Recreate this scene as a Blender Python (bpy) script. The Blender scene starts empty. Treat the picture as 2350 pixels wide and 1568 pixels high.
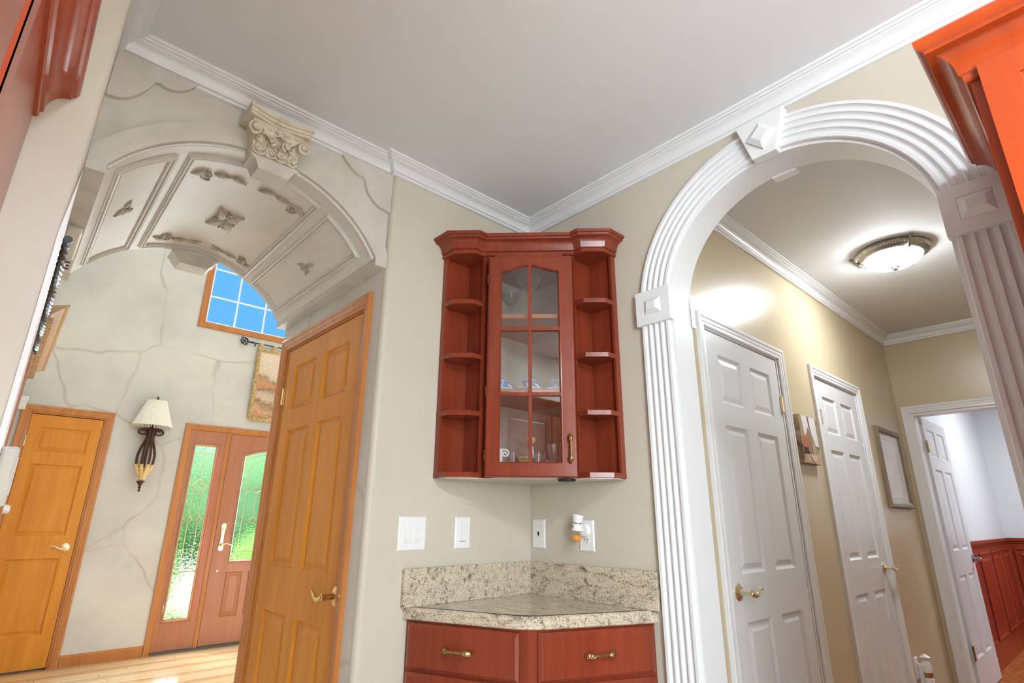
import bpy, math, random
from math import sin, cos, pi, sqrt, radians, atan2, hypot
from mathutils import Vector, Matrix
random.seed(7)
scene = bpy.context.scene
COL = scene.collection
CEIL = 2.718

# ------------------------------------------------------------------ camera
def set_camera():
    yaw, pitch, roll, fpx = .831801708, .314311646, .00738427, 1256.874
    fwd = Vector((cos(pitch)*cos(yaw), cos(pitch)*sin(yaw), sin(pitch)))
    right = Vector((sin(yaw), -cos(yaw), 0)); up = right.cross(fwd)
    r = cos(roll)*right + sin(roll)*up; u = -sin(roll)*right + cos(roll)*up
    cd = bpy.data.cameras.new('camera'); cd.sensor_width = 36; cd.lens = fpx/2350*36; cd.clip_start = .02
    co = bpy.data.objects.new('camera', cd); COL.objects.link(co)
    m = Matrix((r, u, -fwd)).transposed().to_4x4(); m.translation = (-1.843, -1.888, 1.2)
    co.matrix_world = m; scene.camera = co
set_camera()

def C(r, g, b, a=1):
    f = lambda c: (c/255/12.92) if c/255 <= .04045 else ((c/255+.055)/1.055)**2.4
    return (f(r), f(g), f(b), a)

# ------------------------------------------------------------------ world, sun, lights, exposure
w = bpy.data.worlds.new('sky'); scene.world = w; w.use_nodes = True
bg = w.node_tree.nodes['Background']; bg.inputs[0].default_value = C(104, 188, 255); bg.inputs[1].default_value = .69
def light(name, kind, loc, energy, color=(1, 1, 1), size=.2, rot=(0, 0, 0), sy=None, spread=None):
    d = bpy.data.lights.new(name, kind); d.energy = energy; d.color = color
    if kind == 'AREA':
        d.size = size
        if sy: d.shape = 'RECTANGLE'; d.size_y = sy
        else: d.shape = 'DISK'
        if spread: d.spread = spread
    elif kind == 'SUN': d.angle = radians(1)
    else: d.shadow_soft_size = size
    o = bpy.data.objects.new(name, d); o.location = loc; o.rotation_euler = rot; COL.objects.link(o); return o
# open sky in front of the house: the sun stands over the lawn and shines in through the high foyer window
light('sun_offscreen', 'SUN', (0, 0, 20), 25.0, (1, .97, .93), rot=Vector((.26, -.70, -.67)).to_track_quat('-Z', 'Y').to_euler())
NEU = (.765, .895, 1)
for lx, ly, le in ((-1.6, -2.9, 34), (-1.6, -3.9, 34)):       # ceiling lamps of the kitchen behind the camera
    light('kitchen_ceiling_lamp_offscreen', 'AREA', (lx, ly, CEIL-.012), le, NEU, .17)
light('kitchen_window_offscreen', 'AREA', (-2.29, -3.65, 1.5), 100, (.80, .92, 1), 1.5, (0, radians(-90), 0), 1.3)
# daylight in the glass of the foyer window, the front door and its sidelights, each the size of its pane
DAY = (.82, .93, 1)
light('foyer_window_daylight', 'AREA', (.37, 4.470, 3.75), 85, DAY, 1.80, (radians(-90), 0, 0), 1.06)
light('front_door_daylight', 'AREA', (.37, 4.470, 1.30), 30, DAY, .60, (radians(-90), 0, 0), 1.05)
for lx in (-.312, 1.052): light('sidelight_daylight', 'AREA', (lx, 4.470, 1.09), 11, DAY, .19, (radians(-90), 0, 0), 1.6)
light('far_room_ceiling_lamp_offscreen', 'AREA', (5.3, -2.0, CEIL-.02), 40, (.93, .97, 1), 1.0)
scene.view_settings.view_transform = 'Standard'; scene.view_settings.look = 'None'
scene.view_settings.exposure = 0.58; scene.view_settings.gamma = 1.0
scene.view_settings.use_curve_mapping = False

# ------------------------------------------------------------------ materials
def nt(name):
    m = bpy.data.materials.new(name); m.use_nodes = True
    return m, m.node_tree.nodes, m.node_tree.links, m.node_tree.nodes['Principled BSDF']
def coords(N, L, scale=(1, 1, 1), rot=(0, 0, 0), kind='Object'):
    t = N.new('ShaderNodeTexCoord'); mp = N.new('ShaderNodeMapping')
    mp.inputs['Scale'].default_value = scale; mp.inputs['Rotation'].default_value = rot
    L.new(t.outputs[kind], mp.inputs[0]); return mp.outputs[0]
def noise(N, L, vec, scale, detail=4, rough=.55, dist=0):
    n = N.new('ShaderNodeTexNoise'); n.inputs['Scale'].default_value = scale; n.inputs['Detail'].default_value = detail
    n.inputs['Roughness'].default_value = rough; n.inputs['Distortion'].default_value = dist
    L.new(vec, n.inputs['Vector']); return n.outputs['Fac']
def ramp(N, L, fac, stops, interp='LINEAR'):
    r = N.new('ShaderNodeValToRGB'); r.color_ramp.interpolation = interp
    e = r.color_ramp.elements
    e[0].position, e[0].color = stops[0]; e[1].position, e[1].color = stops[-1]
    for p, c in stops[1:-1]:
        x = e.new(p); x.color = c
    L.new(fac, r.inputs[0]); return r.outputs[0]
def mix(N, L, fac, a, b, mode='MIX'):
    m = N.new('ShaderNodeMix'); m.data_type = 'RGBA'; m.blend_type = mode
    for s, v in ((m.inputs[0], fac), (m.inputs[6], a), (m.inputs[7], b)):
        if hasattr(v, 'default_value') or hasattr(v, 'links'): L.new(v, s)
        else: s.default_value = v
    return m.outputs[2]
def bump(N, L, h, p, strength=.2, dist=.01):
    b = N.new('ShaderNodeBump'); b.inputs['Strength'].default_value = strength; b.inputs['Distance'].default_value = dist
    L.new(h, b.inputs['Height']); L.new(b.outputs[0], p.inputs['Normal'])
def sc(c, k): return (c[0]*k, c[1]*k, c[2]*k, 1)
def paint(name, c, rough=.5, var=.04, bs=.05, bscale=90):
    m, N, L, p = nt(name); v = coords(N, L)
    L.new(ramp(N, L, noise(N, L, v, 3), [(.3, sc(c, 1-var)), (.7, sc(c, 1+var*.5))]), p.inputs['Base Color'])
    p.inputs['Roughness'].default_value = rough
    if bs: bump(N, L, noise(N, L, v, bscale, 2), p, bs, .004)
    return m
def wood(name, c1, c2, rough=.3, scale=(14, 14, .9), coat=.25, rot=(0, 0, 0), kind='Object'):
    m, N, L, p = nt(name); v = coords(N, L, scale, rot, kind)
    a = noise(N, L, v, 2.2, 6, .6, .6); b = noise(N, L, coords(N, L, tuple(s*.12 for s in scale), rot, kind), 3, 2)
    c = ramp(N, L, a, [(.28, c1), (.5, tuple((x+y)/2 for x, y in zip(c1, c2))), (.75, c2)])
    L.new(mix(N, L, .35, c, ramp(N, L, b, [(.3, c1), (.7, c2)])), p.inputs['Base Color'])
    p.inputs['Roughness'].default_value = rough; p.inputs['Coat Weight'].default_value = coat; p.inputs['Specular IOR Level'].default_value = .32; p.inputs['Coat Roughness'].default_value = .15
    bump(N, L, a, p, .04, .002); return m
def metal(name, c, rough=.22, var=.1):
    m, N, L, p = nt(name); p.inputs['Metallic'].default_value = 1
    n = noise(N, L, coords(N, L), 40, 3)
    L.new(ramp(N, L, n, [(.3, sc(c, 1-var)), (.7, c)]), p.inputs['Base Color']); p.inputs['Roughness'].default_value = rough; return m
def mottled(name, stops, scale=4, rough=.6, bs=.15, bscale=30, detail=6):
    m, N, L, p = nt(name); v = coords(N, L)
    L.new(ramp(N, L, noise(N, L, v, scale, detail, .6, .4), stops), p.inputs['Base Color']); p.inputs['Roughness'].default_value = rough
    bump(N, L, noise(N, L, v, bscale, 4), p, bs, .006); return m
def glass_thin(name, tint=(1, 1, 1, 1), refl=1.0, milk=0.0):
    m, N, L, p = nt(name); N.remove(p); out = N['Material Output']
    t = N.new('ShaderNodeBsdfTransparent'); t.inputs[0].default_value = tint
    g = N.new('ShaderNodeBsdfGlossy'); g.inputs['Roughness'].default_value = .01
    f = N.new('ShaderNodeLayerWeight'); f.inputs[0].default_value = .5
    pw = N.new('ShaderNodeMath'); pw.operation = 'POWER'; pw.inputs[1].default_value = 4.5; L.new(f.outputs['Facing'], pw.inputs[0])
    mu = N.new('ShaderNodeMath'); mu.operation = 'MULTIPLY_ADD'; mu.inputs[1].default_value = .9*min(1, refl); mu.inputs[2].default_value = .045*refl; mu.use_clamp = True
    L.new(pw.outputs[0], mu.inputs[0])
    gl = g.outputs[0]
    if milk:
        d = N.new('ShaderNodeBsdfTranslucent'); d.inputs[0].default_value = (1, 1, 1, 1); d2 = N.new('ShaderNodeBsdfDiffuse'); d2.inputs[0].default_value = (1, 1, 1, 1)
        y = N.new('ShaderNodeMixShader'); y.inputs[0].default_value = .5; L.new(d.outputs[0], y.inputs[1]); L.new(d2.outputs[0], y.inputs[2])
        z = N.new('ShaderNodeMixShader'); z.inputs[0].default_value = milk; L.new(gl, z.inputs[1]); L.new(y.outputs[0], z.inputs[2]); gl = z.outputs[0]
    x = N.new('ShaderNodeMixShader'); L.new(mu.outputs[0], x.inputs[0])
    L.new(t.outputs[0], x.inputs[1]); L.new(gl, x.inputs[2]); L.new(x.outputs[0], out.inputs[0]); return m
def textured_glass(name):
    m, N, L, p = nt(name)
    p.inputs['Base Color'].default_value = (.97, 1, .98, 1); p.inputs['Transmission Weight'].default_value = 1
    p.inputs['IOR'].default_value = 1.12; p.inputs['Roughness'].default_value = .14
    bump(N, L, noise(N, L, coords(N, L), 38, 2, .5, 1.2), p, .55, .02); return m
def emis(name, c, s):
    m, N, L, p = nt(name); p.inputs['Base Color'].default_value = c
    p.inputs['Emission Color'].default_value = c; p.inputs['Emission Strength'].default_value = s; return m
def faux_stone(name):
    m, N, L, p = nt(name); v = coords(N, L, (.9, .9, .95))
    d = N.new('ShaderNodeTexNoise'); d.inputs['Scale'].default_value = 1.2; d.inputs['Detail'].default_value = 3; L.new(v, d.inputs['Vector'])
    ad = N.new('ShaderNodeVectorMath'); ad.operation = 'MULTIPLY_ADD'; L.new(d.outputs['Color'], ad.inputs[0])
    ad.inputs[1].default_value = (.42, .42, .42); L.new(v, ad.inputs[2])
    vo = N.new('ShaderNodeTexVoronoi'); vo.feature = 'DISTANCE_TO_EDGE'; vo.inputs['Scale'].default_value = 1.05; L.new(ad.outputs[0], vo.inputs['Vector'])
    line = ramp(N, L, vo.outputs['Distance'], [(0, (.8, .8, .8, 1)), (.004, (.6, .6, .6, 1)), (.016, (0, 0, 0, 1))])
    fade = ramp(N, L, noise(N, L, v, 2.2, 2), [(.4, (.15, .15, .15, 1)), (.62, (.7, .7, .7, 1))])
    fac = mix(N, L, 1.0, line, fade, 'MULTIPLY')
    base = ramp(N, L, noise(N, L, v, 1.7, 5), [(.3, C(196, 192, 186)), (.55, C(212, 208, 201)), (.75, C(222, 217, 207))])
    L.new(mix(N, L, fac, base, C(166, 146, 122)), p.inputs['Base Color']); p.inputs['Roughness'].default_value = .5; return m
def granite(name):
    m, N, L, p = nt(name); v = coords(N, L, (1, 1, 1), (.5, .4, .7))
    v2 = coords(N, L, (2.2, .7, 2.2), (.3, .5, .6))
    sp = noise(N, L, v2, 210, 3, .7, .2); cl = noise(N, L, v2, 14, 5, .7, 1.2); f = noise(N, L, v, 300, 3, .7)
    base = ramp(N, L, f, [(.3, C(150, 136, 116)), (.5, C(208, 194, 170)), (.7, C(228, 217, 198))])
    su = N.new('ShaderNodeMath'); su.operation = 'MULTIPLY'; L.new(sp, su.inputs[0]); L.new(cl, su.inputs[1])
    dark = ramp(N, L, su.outputs[0], [(.185, (1, 1, 1, 1)), (.215, (0, 0, 0, 1))])
    dark2 = ramp(N, L, f, [(.39, (1, 1, 1, 1)), (.47, (0, 0, 0, 1))])
    dk = ramp(N, L, su.outputs[0], [(.262, (1, 1, 1, 1)), (.29, (0, 0, 0, 1))])
    fac = mix(N, L, 1.0, dk, dark2, 'MULTIPLY')
    c = mix(N, L, fac, base, C(104, 95, 82)); c = mix(N, L, mix(N, L, 1.0, dark, (.8, .8, .8, 1), 'MULTIPLY'), c, C(60, 54, 46))
    L.new(c, p.inputs['Base Color']); p.inputs['Roughness'].default_value = .12; return m

M = {}
M['wall'] = paint('beige_wall_paint', C(201, 193, 178), .45, .03, .06)
M['hallwall'] = paint('tan_wall_paint', C(198, 183, 152), .3, .03, .05)
M['ceil'] = paint('ceiling_paint', C(219, 220, 221), .75, .01, .03)
M['white'] = paint('white_trim_paint', C(226, 227, 228), .32, .01, 0)
M['whitedoor'] = paint('white_door_paint', C(216, 217, 219), .3, .01, .03, 140)
M['plaster'] = mottled('taupe_plaster', [(.25, C(186, 179, 169)), (.5, C(203, 197, 188)), (.75, C(214, 208, 199))], 5, .6, .18, 45)
M['vault'] = mottled('grey_plaster_smooth', [(.25, C(204, 199, 193)), (.5, C(213, 209, 203)), (.75, C(218, 214, 208))], 3, .5, .05, 60)
M['applique'] = mottled('glazed_applique', [(.3, C(150, 138, 120)), (.7, C(196, 186, 170))], 40, .6, .3, 120)
M['capital'] = mottled('glazed_capital', [(.3, C(198, 185, 160)), (.7, C(228, 219, 200))], 30, .5, .2, 90)
M['stone'] = faux_stone('faux_stone_paint')
M['cherry'] = wood('cherry_wood', C(113, 46, 28), C(145, 63, 40), .24)
M['cherrydark'] = M['cherry']
M['orange'] = wood('warm_lit_cherry', C(152, 56, 20), C(180, 74, 32), .26, (9, 9, .9))  # same cherry wood, with the warm light on it put into the colour
M['tancab'] = wood('tan_cherry', C(166, 96, 56), C(196, 122, 76), .3)
M['honey'] = wood('honey_maple', C(196, 118, 28), C(228, 154, 54), .4, (10, 10, .8), 0)
M['honeypanel'] = wood('honey_maple_panel', C(196, 118, 28), C(228, 154, 54), .4, (7, 7, .6), 0)
M['trimwood'] = wood('stained_trim', C(172, 100, 42), C(206, 138, 76), .3, (16, 16, 1.2))
M['fdoor'] = wood('rose_oak', C(168, 104, 74), C(192, 128, 96), .35, (22, 22, 1.0))
M['paletan'] = wood('pale_carved_wood', C(168, 134, 102), C(202, 170, 134), .4)
M['maple'] = paint('pale_cabinet_liner', C(186, 176, 164), .5, .03, 0)
M['granite'] = granite('beige_granite')
M['brass'] = metal('polished_brass', (.78, .58, .28, 1), .16)
M['antbrass'] = metal('antique_brass', (.55, .38, .15, 1), .3, .5)
M['palebrass'] = metal('pale_brass', (.85, .76, .55, 1), .2)
M['nickel'] = metal('brushed_pewter', (.36, .34, .31, 1), .35, .25)
M['iron'] = wood('dark_bronze', C(46, 22, 14), C(84, 42, 26), .35, (20, 20, 6), .3)
M['blackiron'] = metal('black_iron', (.06, .055, .06, 1), .35, .3)
M['darkrope'] = paint('dark_rope_bronze', C(40, 28, 28), .3, .1, 0)
M['plastic'] = paint('white_plastic', C(232, 232, 232), .28, .005, 0)
M['cream'] = paint('cream_plastic', C(222, 219, 208), .4, .01, 0)
M['black'] = paint('black_slot', C(18, 18, 18), .6, 0, 0)
M['glass'] = glass_thin('clear_pane', (.97, .975, .975, 1), 2.0)
M['tumbler'] = glass_thin('drinking_glass', (.98, .985, .985, 1), 1.5, .65)
M['window'] = glass_thin('window_pane', (1, 1, 1, 1), .12)
M['tglass'] = textured_glass('textured_glass')
M['bowl'] = emis('opal_glass', (.9, .95, 1, 1), 72.0)
M['shade'] = paint('pleated_linen', C(236, 230, 216), .7, .03, 0)
M['bead'] = paint('cream_bead', C(214, 204, 184), .3, .05, 0)
M['gold'] = mottled('gold_leaf', [(.3, C(196, 150, 70)), (.7, C(240, 214, 150))], 60, .4, .3, 90)
M['porcelain'] = paint('white_porcelain', C(236, 236, 236), .15, 0, 0)
M['bluecup'] = paint('blue_glaze', C(96, 138, 198), .2, .15, 0)
M['amber'] = glass_thin('amber_oil', (1, .5, .04, 1), 1.2)
M['grass'] = mottled('lawn', [(.3, C(84, 136, 50)), (.7, C(140, 186, 84))], 3, .9, .3, 40)
M['leaf'] = mottled('foliage', [(.3, C(112, 160, 112)), (.7, C(176, 212, 158))], 4, .8, .3, 30)
M['leaf2'] = mottled('bright_foliage', [(.3, C(80, 140, 50)), (.7, C(150, 195, 90))], 4, .8, .3, 30)
M['bark'] = mottled('bark', [(.3, C(70, 52, 40)), (.7, C(104, 82, 64))], 8, .9, .4, 30)
M['paving'] = paint('pale_paving', C(226, 224, 216), .8, .04, .1)
M['tilefloor'] = paint('kitchen_floor_tile', C(212, 207, 199), .35, .04, .05)
M['hardwood'] = wood('orange_hardwood', C(150, 84, 44), C(188, 116, 66), .25, (2, 14, 14))
M['plank'] = wood('pale_hickory', C(198, 160, 112), C(232, 204, 160), .16, (1.4, 20, 20))
M['planks2'] = wood('hickory_dark', C(176, 134, 90), C(214, 178, 130), .16, (1.4, 20, 20))
M['tread'] = paint('grey_threshold', C(96, 92, 90), .5, .05, 0)
M['photo'] = mottled('faded_print', [(.3, C(196, 180, 172)), (.7, C(214, 203, 196))], 5, .4, 0, 20)
M['pewterwood'] = wood('weathered_frame', C(108, 94, 76), C(150, 134, 112), .5, (20, 20, 3), 0)
# ------------------------------------------------------------------ mesh helpers
class MB:
    def __init__(s): s.v = []; s.f = []
    def add(s, vs, fs):
        o = len(s.v); s.v += [tuple(map(float, x)) for x in vs]; s.f += [tuple(o+i for i in f) for f in fs]; return s
    def box(s, x0, x1, y0, y1, z0, z1):
        x0, x1 = sorted((x0, x1)); y0, y1 = sorted((y0, y1)); z0, z1 = sorted((z0, z1))
        return s.add([(x0, y0, z0), (x1, y0, z0), (x1, y1, z0), (x0, y1, z0), (x0, y0, z1), (x1, y0, z1), (x1, y1, z1), (x0, y1, z1)],
                     [(0, 3, 2, 1), (4, 5, 6, 7), (0, 1, 5, 4), (1, 2, 6, 5), (2, 3, 7, 6), (3, 0, 4, 7)])
    def loft(s, rings, closed=True, caps=True):
        n = len(rings[0]); vs = [p for r in rings for p in r]; fs = []
        for i in range(len(rings)-1):
            for j in range(n if closed else n-1):
                k = (j+1) % n; fs.append((i*n+j, i*n+k, (i+1)*n+k, (i+1)*n+j))
        if caps and closed:
            fs.append(tuple(range(n))[::-1]); b = (len(rings)-1)*n; fs.append(tuple(range(b, b+n)))
        return s.add(vs, fs)
    def prism(s, poly, mp, t0, t1):
        return s.loft([[mp(a, b, t0) for a, b in poly], [mp(a, b, t1) for a, b in poly]])
    def lathe(s, prof, n=24, c=(0, 0, 0), rf=None):
        rings = []
        for r, z in prof:
            rings.append([(c[0]+(r*(rf(k, n) if rf else 1))*cos(2*pi*k/n), c[1]+(r*(rf(k, n) if rf else 1))*sin(2*pi*k/n), c[2]+z) for k in range(n)])
        return s.loft(rings)
    def tube(s, path, rad, n=8, caps=True):
        P = [Vector(p) for p in path]; R = rad if isinstance(rad, (list, tuple)) else [rad]*len(P)
        rings = []; ref = None
        for i, p in enumerate(P):
            t = (P[min(i+1, len(P)-1)]-P[max(i-1, 0)]).normalized()
            if ref is None:
                ref = t.orthogonal().normalized()
            ref = (ref-t*ref.dot(t)); ref = ref.normalized() if ref.length > 1e-6 else t.orthogonal().normalized()
            b = t.cross(ref)
            rings.append([tuple(p+(ref*cos(2*pi*k/n)+b*sin(2*pi*k/n))*R[i]) for k in range(n)])
        return s.loft(rings, True, caps)
    def ball(s, c, r, n=10, sq=(1, 1, 1)):
        m = max(4, n//2+1)
        return s.loft([[(c[0]+sq[0]*r*sin(pi*i/m)*cos(2*pi*k/n), c[1]+sq[1]*r*sin(pi*i/m)*sin(2*pi*k/n), c[2]-sq[2]*r*cos(pi*i/m)) for k in range(n)]
                       for i in [.15]+list(range(1, m))+[m-.15]])
    def sweep(s, path, prof, mp, closed=False, caps=True):
        n = len(path); rings = []
        for i in range(n):
            def nrm(a, b):
                dx, dy = b[0]-a[0], b[1]-a[1]; l = hypot(dx, dy); return (dy/l, -dx/l)
            if closed or 0 < i < n-1:
                n1 = nrm(path[(i-1) % n], path[i]); n2 = nrm(path[i], path[(i+1) % n])
                q = 1+n1[0]*n2[0]+n1[1]*n2[1]; m = ((n1[0]+n2[0])/q, (n1[1]+n2[1])/q)
            elif i == 0: m = nrm(path[0], path[1])
            else: m = nrm(path[-2], path[-1])
            rings.append([mp(path[i][0]+m[0]*d, path[i][1]+m[1]*d, t) for d, t in prof])
        if closed: rings.append(rings[0])
        return s.loft(rings, True, caps and not closed)
    def rings(s, x0, x1, z0, z1, prof, mp=lambda a, b, t: (a, t, b)):
        """nested rectangles: prof = [(inset, depth)...], centre capped"""
        vs = []; fs = []
        lim = min(x1-x0, z1-z0)/2-.002
        for d, t in prof:
            d = min(d, lim); vs += [mp(x0+d, z0+d, t), mp(x1-d, z0+d, t), mp(x1-d, z1-d, t), mp(x0+d, z1-d, t)]
        for i in range(len(prof)-1):
            for j in range(4):
                k = (j+1) % 4; fs.append((4*i+j, 4*i+k, 4*i+4+k, 4*i+4+j))
        b = 4*(len(prof)-1); fs.append((b, b+1, b+2, b+3)); return s.add(vs, fs)
    def grid_wall(s, a0, a1, z0, z1, opens, mp, t0, t1):
        """slab a0..a1 x z0..z1, thickness t0..t1, with rectangular openings"""
        A = sorted({a0, a1, *[o[0] for o in opens], *[o[1] for o in opens]}); Z = sorted({z0, z1, *[o[2] for o in opens], *[o[3] for o in opens]})
        A = [a for a in A if a0 <= a <= a1]; Z = [z for z in Z if z0 <= z <= z1]
        def solid(i, j):
            if not (0 <= i < len(A)-1 and 0 <= j < len(Z)-1): return False
            ca, cz = (A[i]+A[i+1])/2, (Z[j]+Z[j+1])/2
            return not any(o[0] < ca < o[1] and o[2] < cz < o[3] for o in opens)
        for i in range(len(A)-1):
            for j in range(len(Z)-1):
                if not solid(i, j): continue
                p = [(A[i], Z[j]), (A[i+1], Z[j]), (A[i+1], Z[j+1]), (A[i], Z[j+1])]
                f0 = [mp(a, b, t0) for a, b in p]; f1 = [mp(a, b, t1) for a, b in p]
                s.add(f0, [(0, 1, 2, 3)]); s.add(f1, [(3, 2, 1, 0)])
                for (di, dj), (a, b) in zip(((0, -1), (1, 0), (0, 1), (-1, 0)), ((0, 1), (1, 2), (2, 3), (3, 0))):
                    if not solid(i+di, j+dj): s.add([f0[a], f0[b], f1[b], f1[a]], [(0, 1, 2, 3)])
        return s
    def tr(s, f, i0=0):
        s.v[i0:] = [tuple(f(*p)) for p in s.v[i0:]]; return s
    def build(s, name, mat, parent=None, smooth=False, bevel=0, label=None, loc=None, kind=None):
        me = bpy.data.meshes.new(name); me.from_pydata(s.v, [], s.f); me.update()
        import bmesh
        bm = bmesh.new(); bm.from_mesh(me); bmesh.ops.recalc_face_normals(bm, faces=bm.faces); bm.to_mesh(me); bm.free()
        me.materials.append(M[mat] if isinstance(mat, str) else mat)
        if smooth:
            for p in me.polygons: p.use_smooth = True
            if smooth != 'all':
                me.set_sharp_from_angle(angle=radians(27))
        o = bpy.data.objects.new(name, me); COL.objects.link(o)
        if parent: o.parent = parent
        if loc: o.location = loc
        if bevel:
            md = o.modifiers.new('bevel', 'BEVEL'); md.width = bevel; md.segments = 2; md.limit_method = 'ANGLE'; md.angle_limit = radians(50); md.harden_normals = False
        if label: o['label'] = label
        if kind: o['kind'] = kind
        return o
def empty(name, loc=(0, 0, 0), rz=0):
    o = bpy.data.objects.new(name, None); COL.objects.link(o); o.location = loc; o.rotation_euler = (0, 0, rz); o.empty_display_size = .05; return o
def tag(o, label, cat, group=None, kind=None):
    o['label'] = label; o['category'] = cat
    if group: o['group'] = group
    if kind: o['kind'] = kind
    return o
def st(o, label, cat): return tag(o, label, cat, kind='structure')
def copy_tree(o, parent=None):
    c = o.copy(); COL.objects.link(c); c.parent = parent
    for ch in list(o.children): copy_tree(ch, c)
    return c
XZ = lambda a, b, t: (a, t, b)     # wall facing -Y
YZ = lambda a, b, t: (t, a, b)     # wall facing -X
XY = lambda a, b, t: (a, b, t)
def arc(n, a0, a1, r, c=(0, 0)): return [(c[0]+r*cos(a0+(a1-a0)*i/n), c[1]+r*sin(a0+(a1-a0)*i/n)) for i in range(n+1)]

# ------------------------------------------------------------------ kitchen shell
st(MB().box(-2.3, 0, -4.6, 1.1, -.1, 0).build('floor', 'tilefloor'), 'tan tiled floor of the kitchen under the grey ceiling', 'floor')
st(MB().box(-2.42, .13, -4.72, .04, CEIL, CEIL+.08).build('ceiling', 'ceil'), 'flat pale grey kitchen ceiling edged with white crown moulding', 'ceiling')
# beige wall with bullnose end, returning to the corner
b = MB(); r = .022
poly = [(0, 0), (0, .12), (-.71, .12), (-.71, .03), (-.83, .03)] + [(-.83+r+x, r+y) for x, y in arc(8, pi, 1.5*pi, r)]
b.prism(poly, XY, 0, CEIL)
st(b.build('wall_left', 'wall', smooth=True), 'beige wall with rounded edge between the wooden door and the corner cabinet', 'wall')
# right wall with arched opening
YC, ZC, RI, RO = -1.26, 2.03, .455, .582
b = MB(); b.grid_wall(-4.6, 0, 0, CEIL, [(YC-RI, YC+RI, 0, CEIL)], YZ, 0, .13)
A = arc(40, 0, pi, RI, (YC, ZC)); A = [(YC+RI, 0+1.9)]+A+[(YC-RI, 1.9)]
for (y0, z0), (y1, z1) in zip(A, A[1:]):
    if abs(y0-y1) < 1e-6: continue
    b.prism([(y0, z0), (y1, z1), (y1, CEIL), (y0, CEIL)], YZ, 0, .13)
st(b.build('wall_right', 'wall'), 'beige wall pierced by the tall white round-topped arch', 'wall')
st(MB().box(-2.3, 0, -4.72, -4.6, 0, CEIL).build('wall_back', 'wall'), 'beige kitchen wall facing the corner cabinet', 'wall')
st(MB().box(-2.42, -2.3, -4.72, -.29, 0, CEIL).build('wall_cabinet_side', 'wall'), 'beige kitchen wall behind the long row of upper cabinets', 'wall')
# stub wall beside the vault: strip face + passage side
b = MB(); r = .012
b.prism([(-1.85, 1.1), (-2.0, 1.1), (-2.0, -.29), (-2.42, -.29), (-2.42, -.41)]+[(-1.85-r+x, -.41+r+y) for x, y in arc(6, -pi/2, 0, r)], XY, 0, CEIL+.08)
o = st(b.build('wall_passage_left', 'wall', smooth=True), 'beige stub wall between the cherry crown and the vaulted archway', 'wall')
t = MB().prism([(-1.860, 0), (-1.8485, 0), (-1.8485, 1.967), (-1.851, 1.93), (-1.860, 1.80)], XZ, -.4135, -.395)
t.build('corner_guard', 'white', o, bevel=.003, label='white corner strip with mitred top')
# passage right wall with wooden door
DY0, DY1 = .178, .992                     # door slab extents along Y
b = MB().grid_wall(.03, 1.1, 0, CEIL+.08, [(DY0-.02, DY1+.02, 0, 2.07)], YZ, -.83, -.71)
st(b.build('wall_passage_right', 'stone'), 'grey faux-stone wall holding the honey coloured six-panel door', 'wall')

# crown moulding of the kitchen
def crown_prof(zb=2.640, zt=CEIL, p=.066):
    h = zt-zb; a = [(0, zb), (.012, zb), (.014, zb+.003), (.014, zb+.011), (.009, zb+.0125), (.009, zb+.0155), (.015, zb+.017)]
    for i in range(8):
        th = i/7*pi/2; a.append((.016+(p-.041)*(1-cos(th)), zb+.019+(h-.048)*sin(th)))
    a += [(p-.025, zt-.026), (p-.019, zt-.025), (p-.018, zt-.020), (p-.019, zt-.0185), (p-.010, zt-.018), (p-.009, zt-.012), (p-.010, zt-.0105), (p-.001, zt-.010), (p, zt-.008), (p, zt), (0, zt)]
    return a
b = MB().sweep([(-2.3, -.41), (-1.85, -.41), (-1.85, .03), (-.83, .03), (-.83, 0), (0, 0), (0, -4.6)], crown_prof(), XY)
st(b.build('trim_1', 'white', smooth=True), 'white stepped crown moulding running round the kitchen ceiling', 'moulding')

# ------------------------------------------------------------------ vaulted archway
XCV, ZCV, RV, YV0, YV1 = -1.34, 1.953, .535, .03, 1.10
vault = st(empty('trim_2', (0, 0, 0)), 'grey plaster barrel-vaulted archway with panelled soffit and carved capital', 'archway')
TH = radians(59)
arcp = [(XCV+RV*sin(-TH+2*TH*i/48), ZCV+RV*cos(-TH+2*TH*i/48)) for i in range(49)]
b = MB()
vs = [(x, YV0, z) for x, z in arcp]+[(x, YV1, z) for x, z in arcp]
b.add(vs, [(i, i+1, i+50, i+49) for i in range(48)])
b.build('vault_soffit', 'vault', vault, smooth='all')
b = MB()
for y in (YV0, YV1):
    pts = [(x, y, z) for x, z in arcp]+[(x, y, 2.8) for x, z in arcp]
    b.add(pts, [(i, i+1, i+50, i+49) for i in range(48)])
b.add([(-1.85, YV0, 2.8), (-.83, YV0, 2.8), (-.83, YV1, 2.8), (-1.85, YV1, 2.8)], [(0, 1, 2, 3)])
xl, xr = arcp[0][0], arcp[-1][0]
b.box(-1.85, xl, YV0, YV1, 2.195, 2.8); b.box(xr, -.83, YV0, YV1, 2.195, 2.8)
b.build('facade', 'plaster', vault, label='mottled taupe plaster face of the arch')
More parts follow.
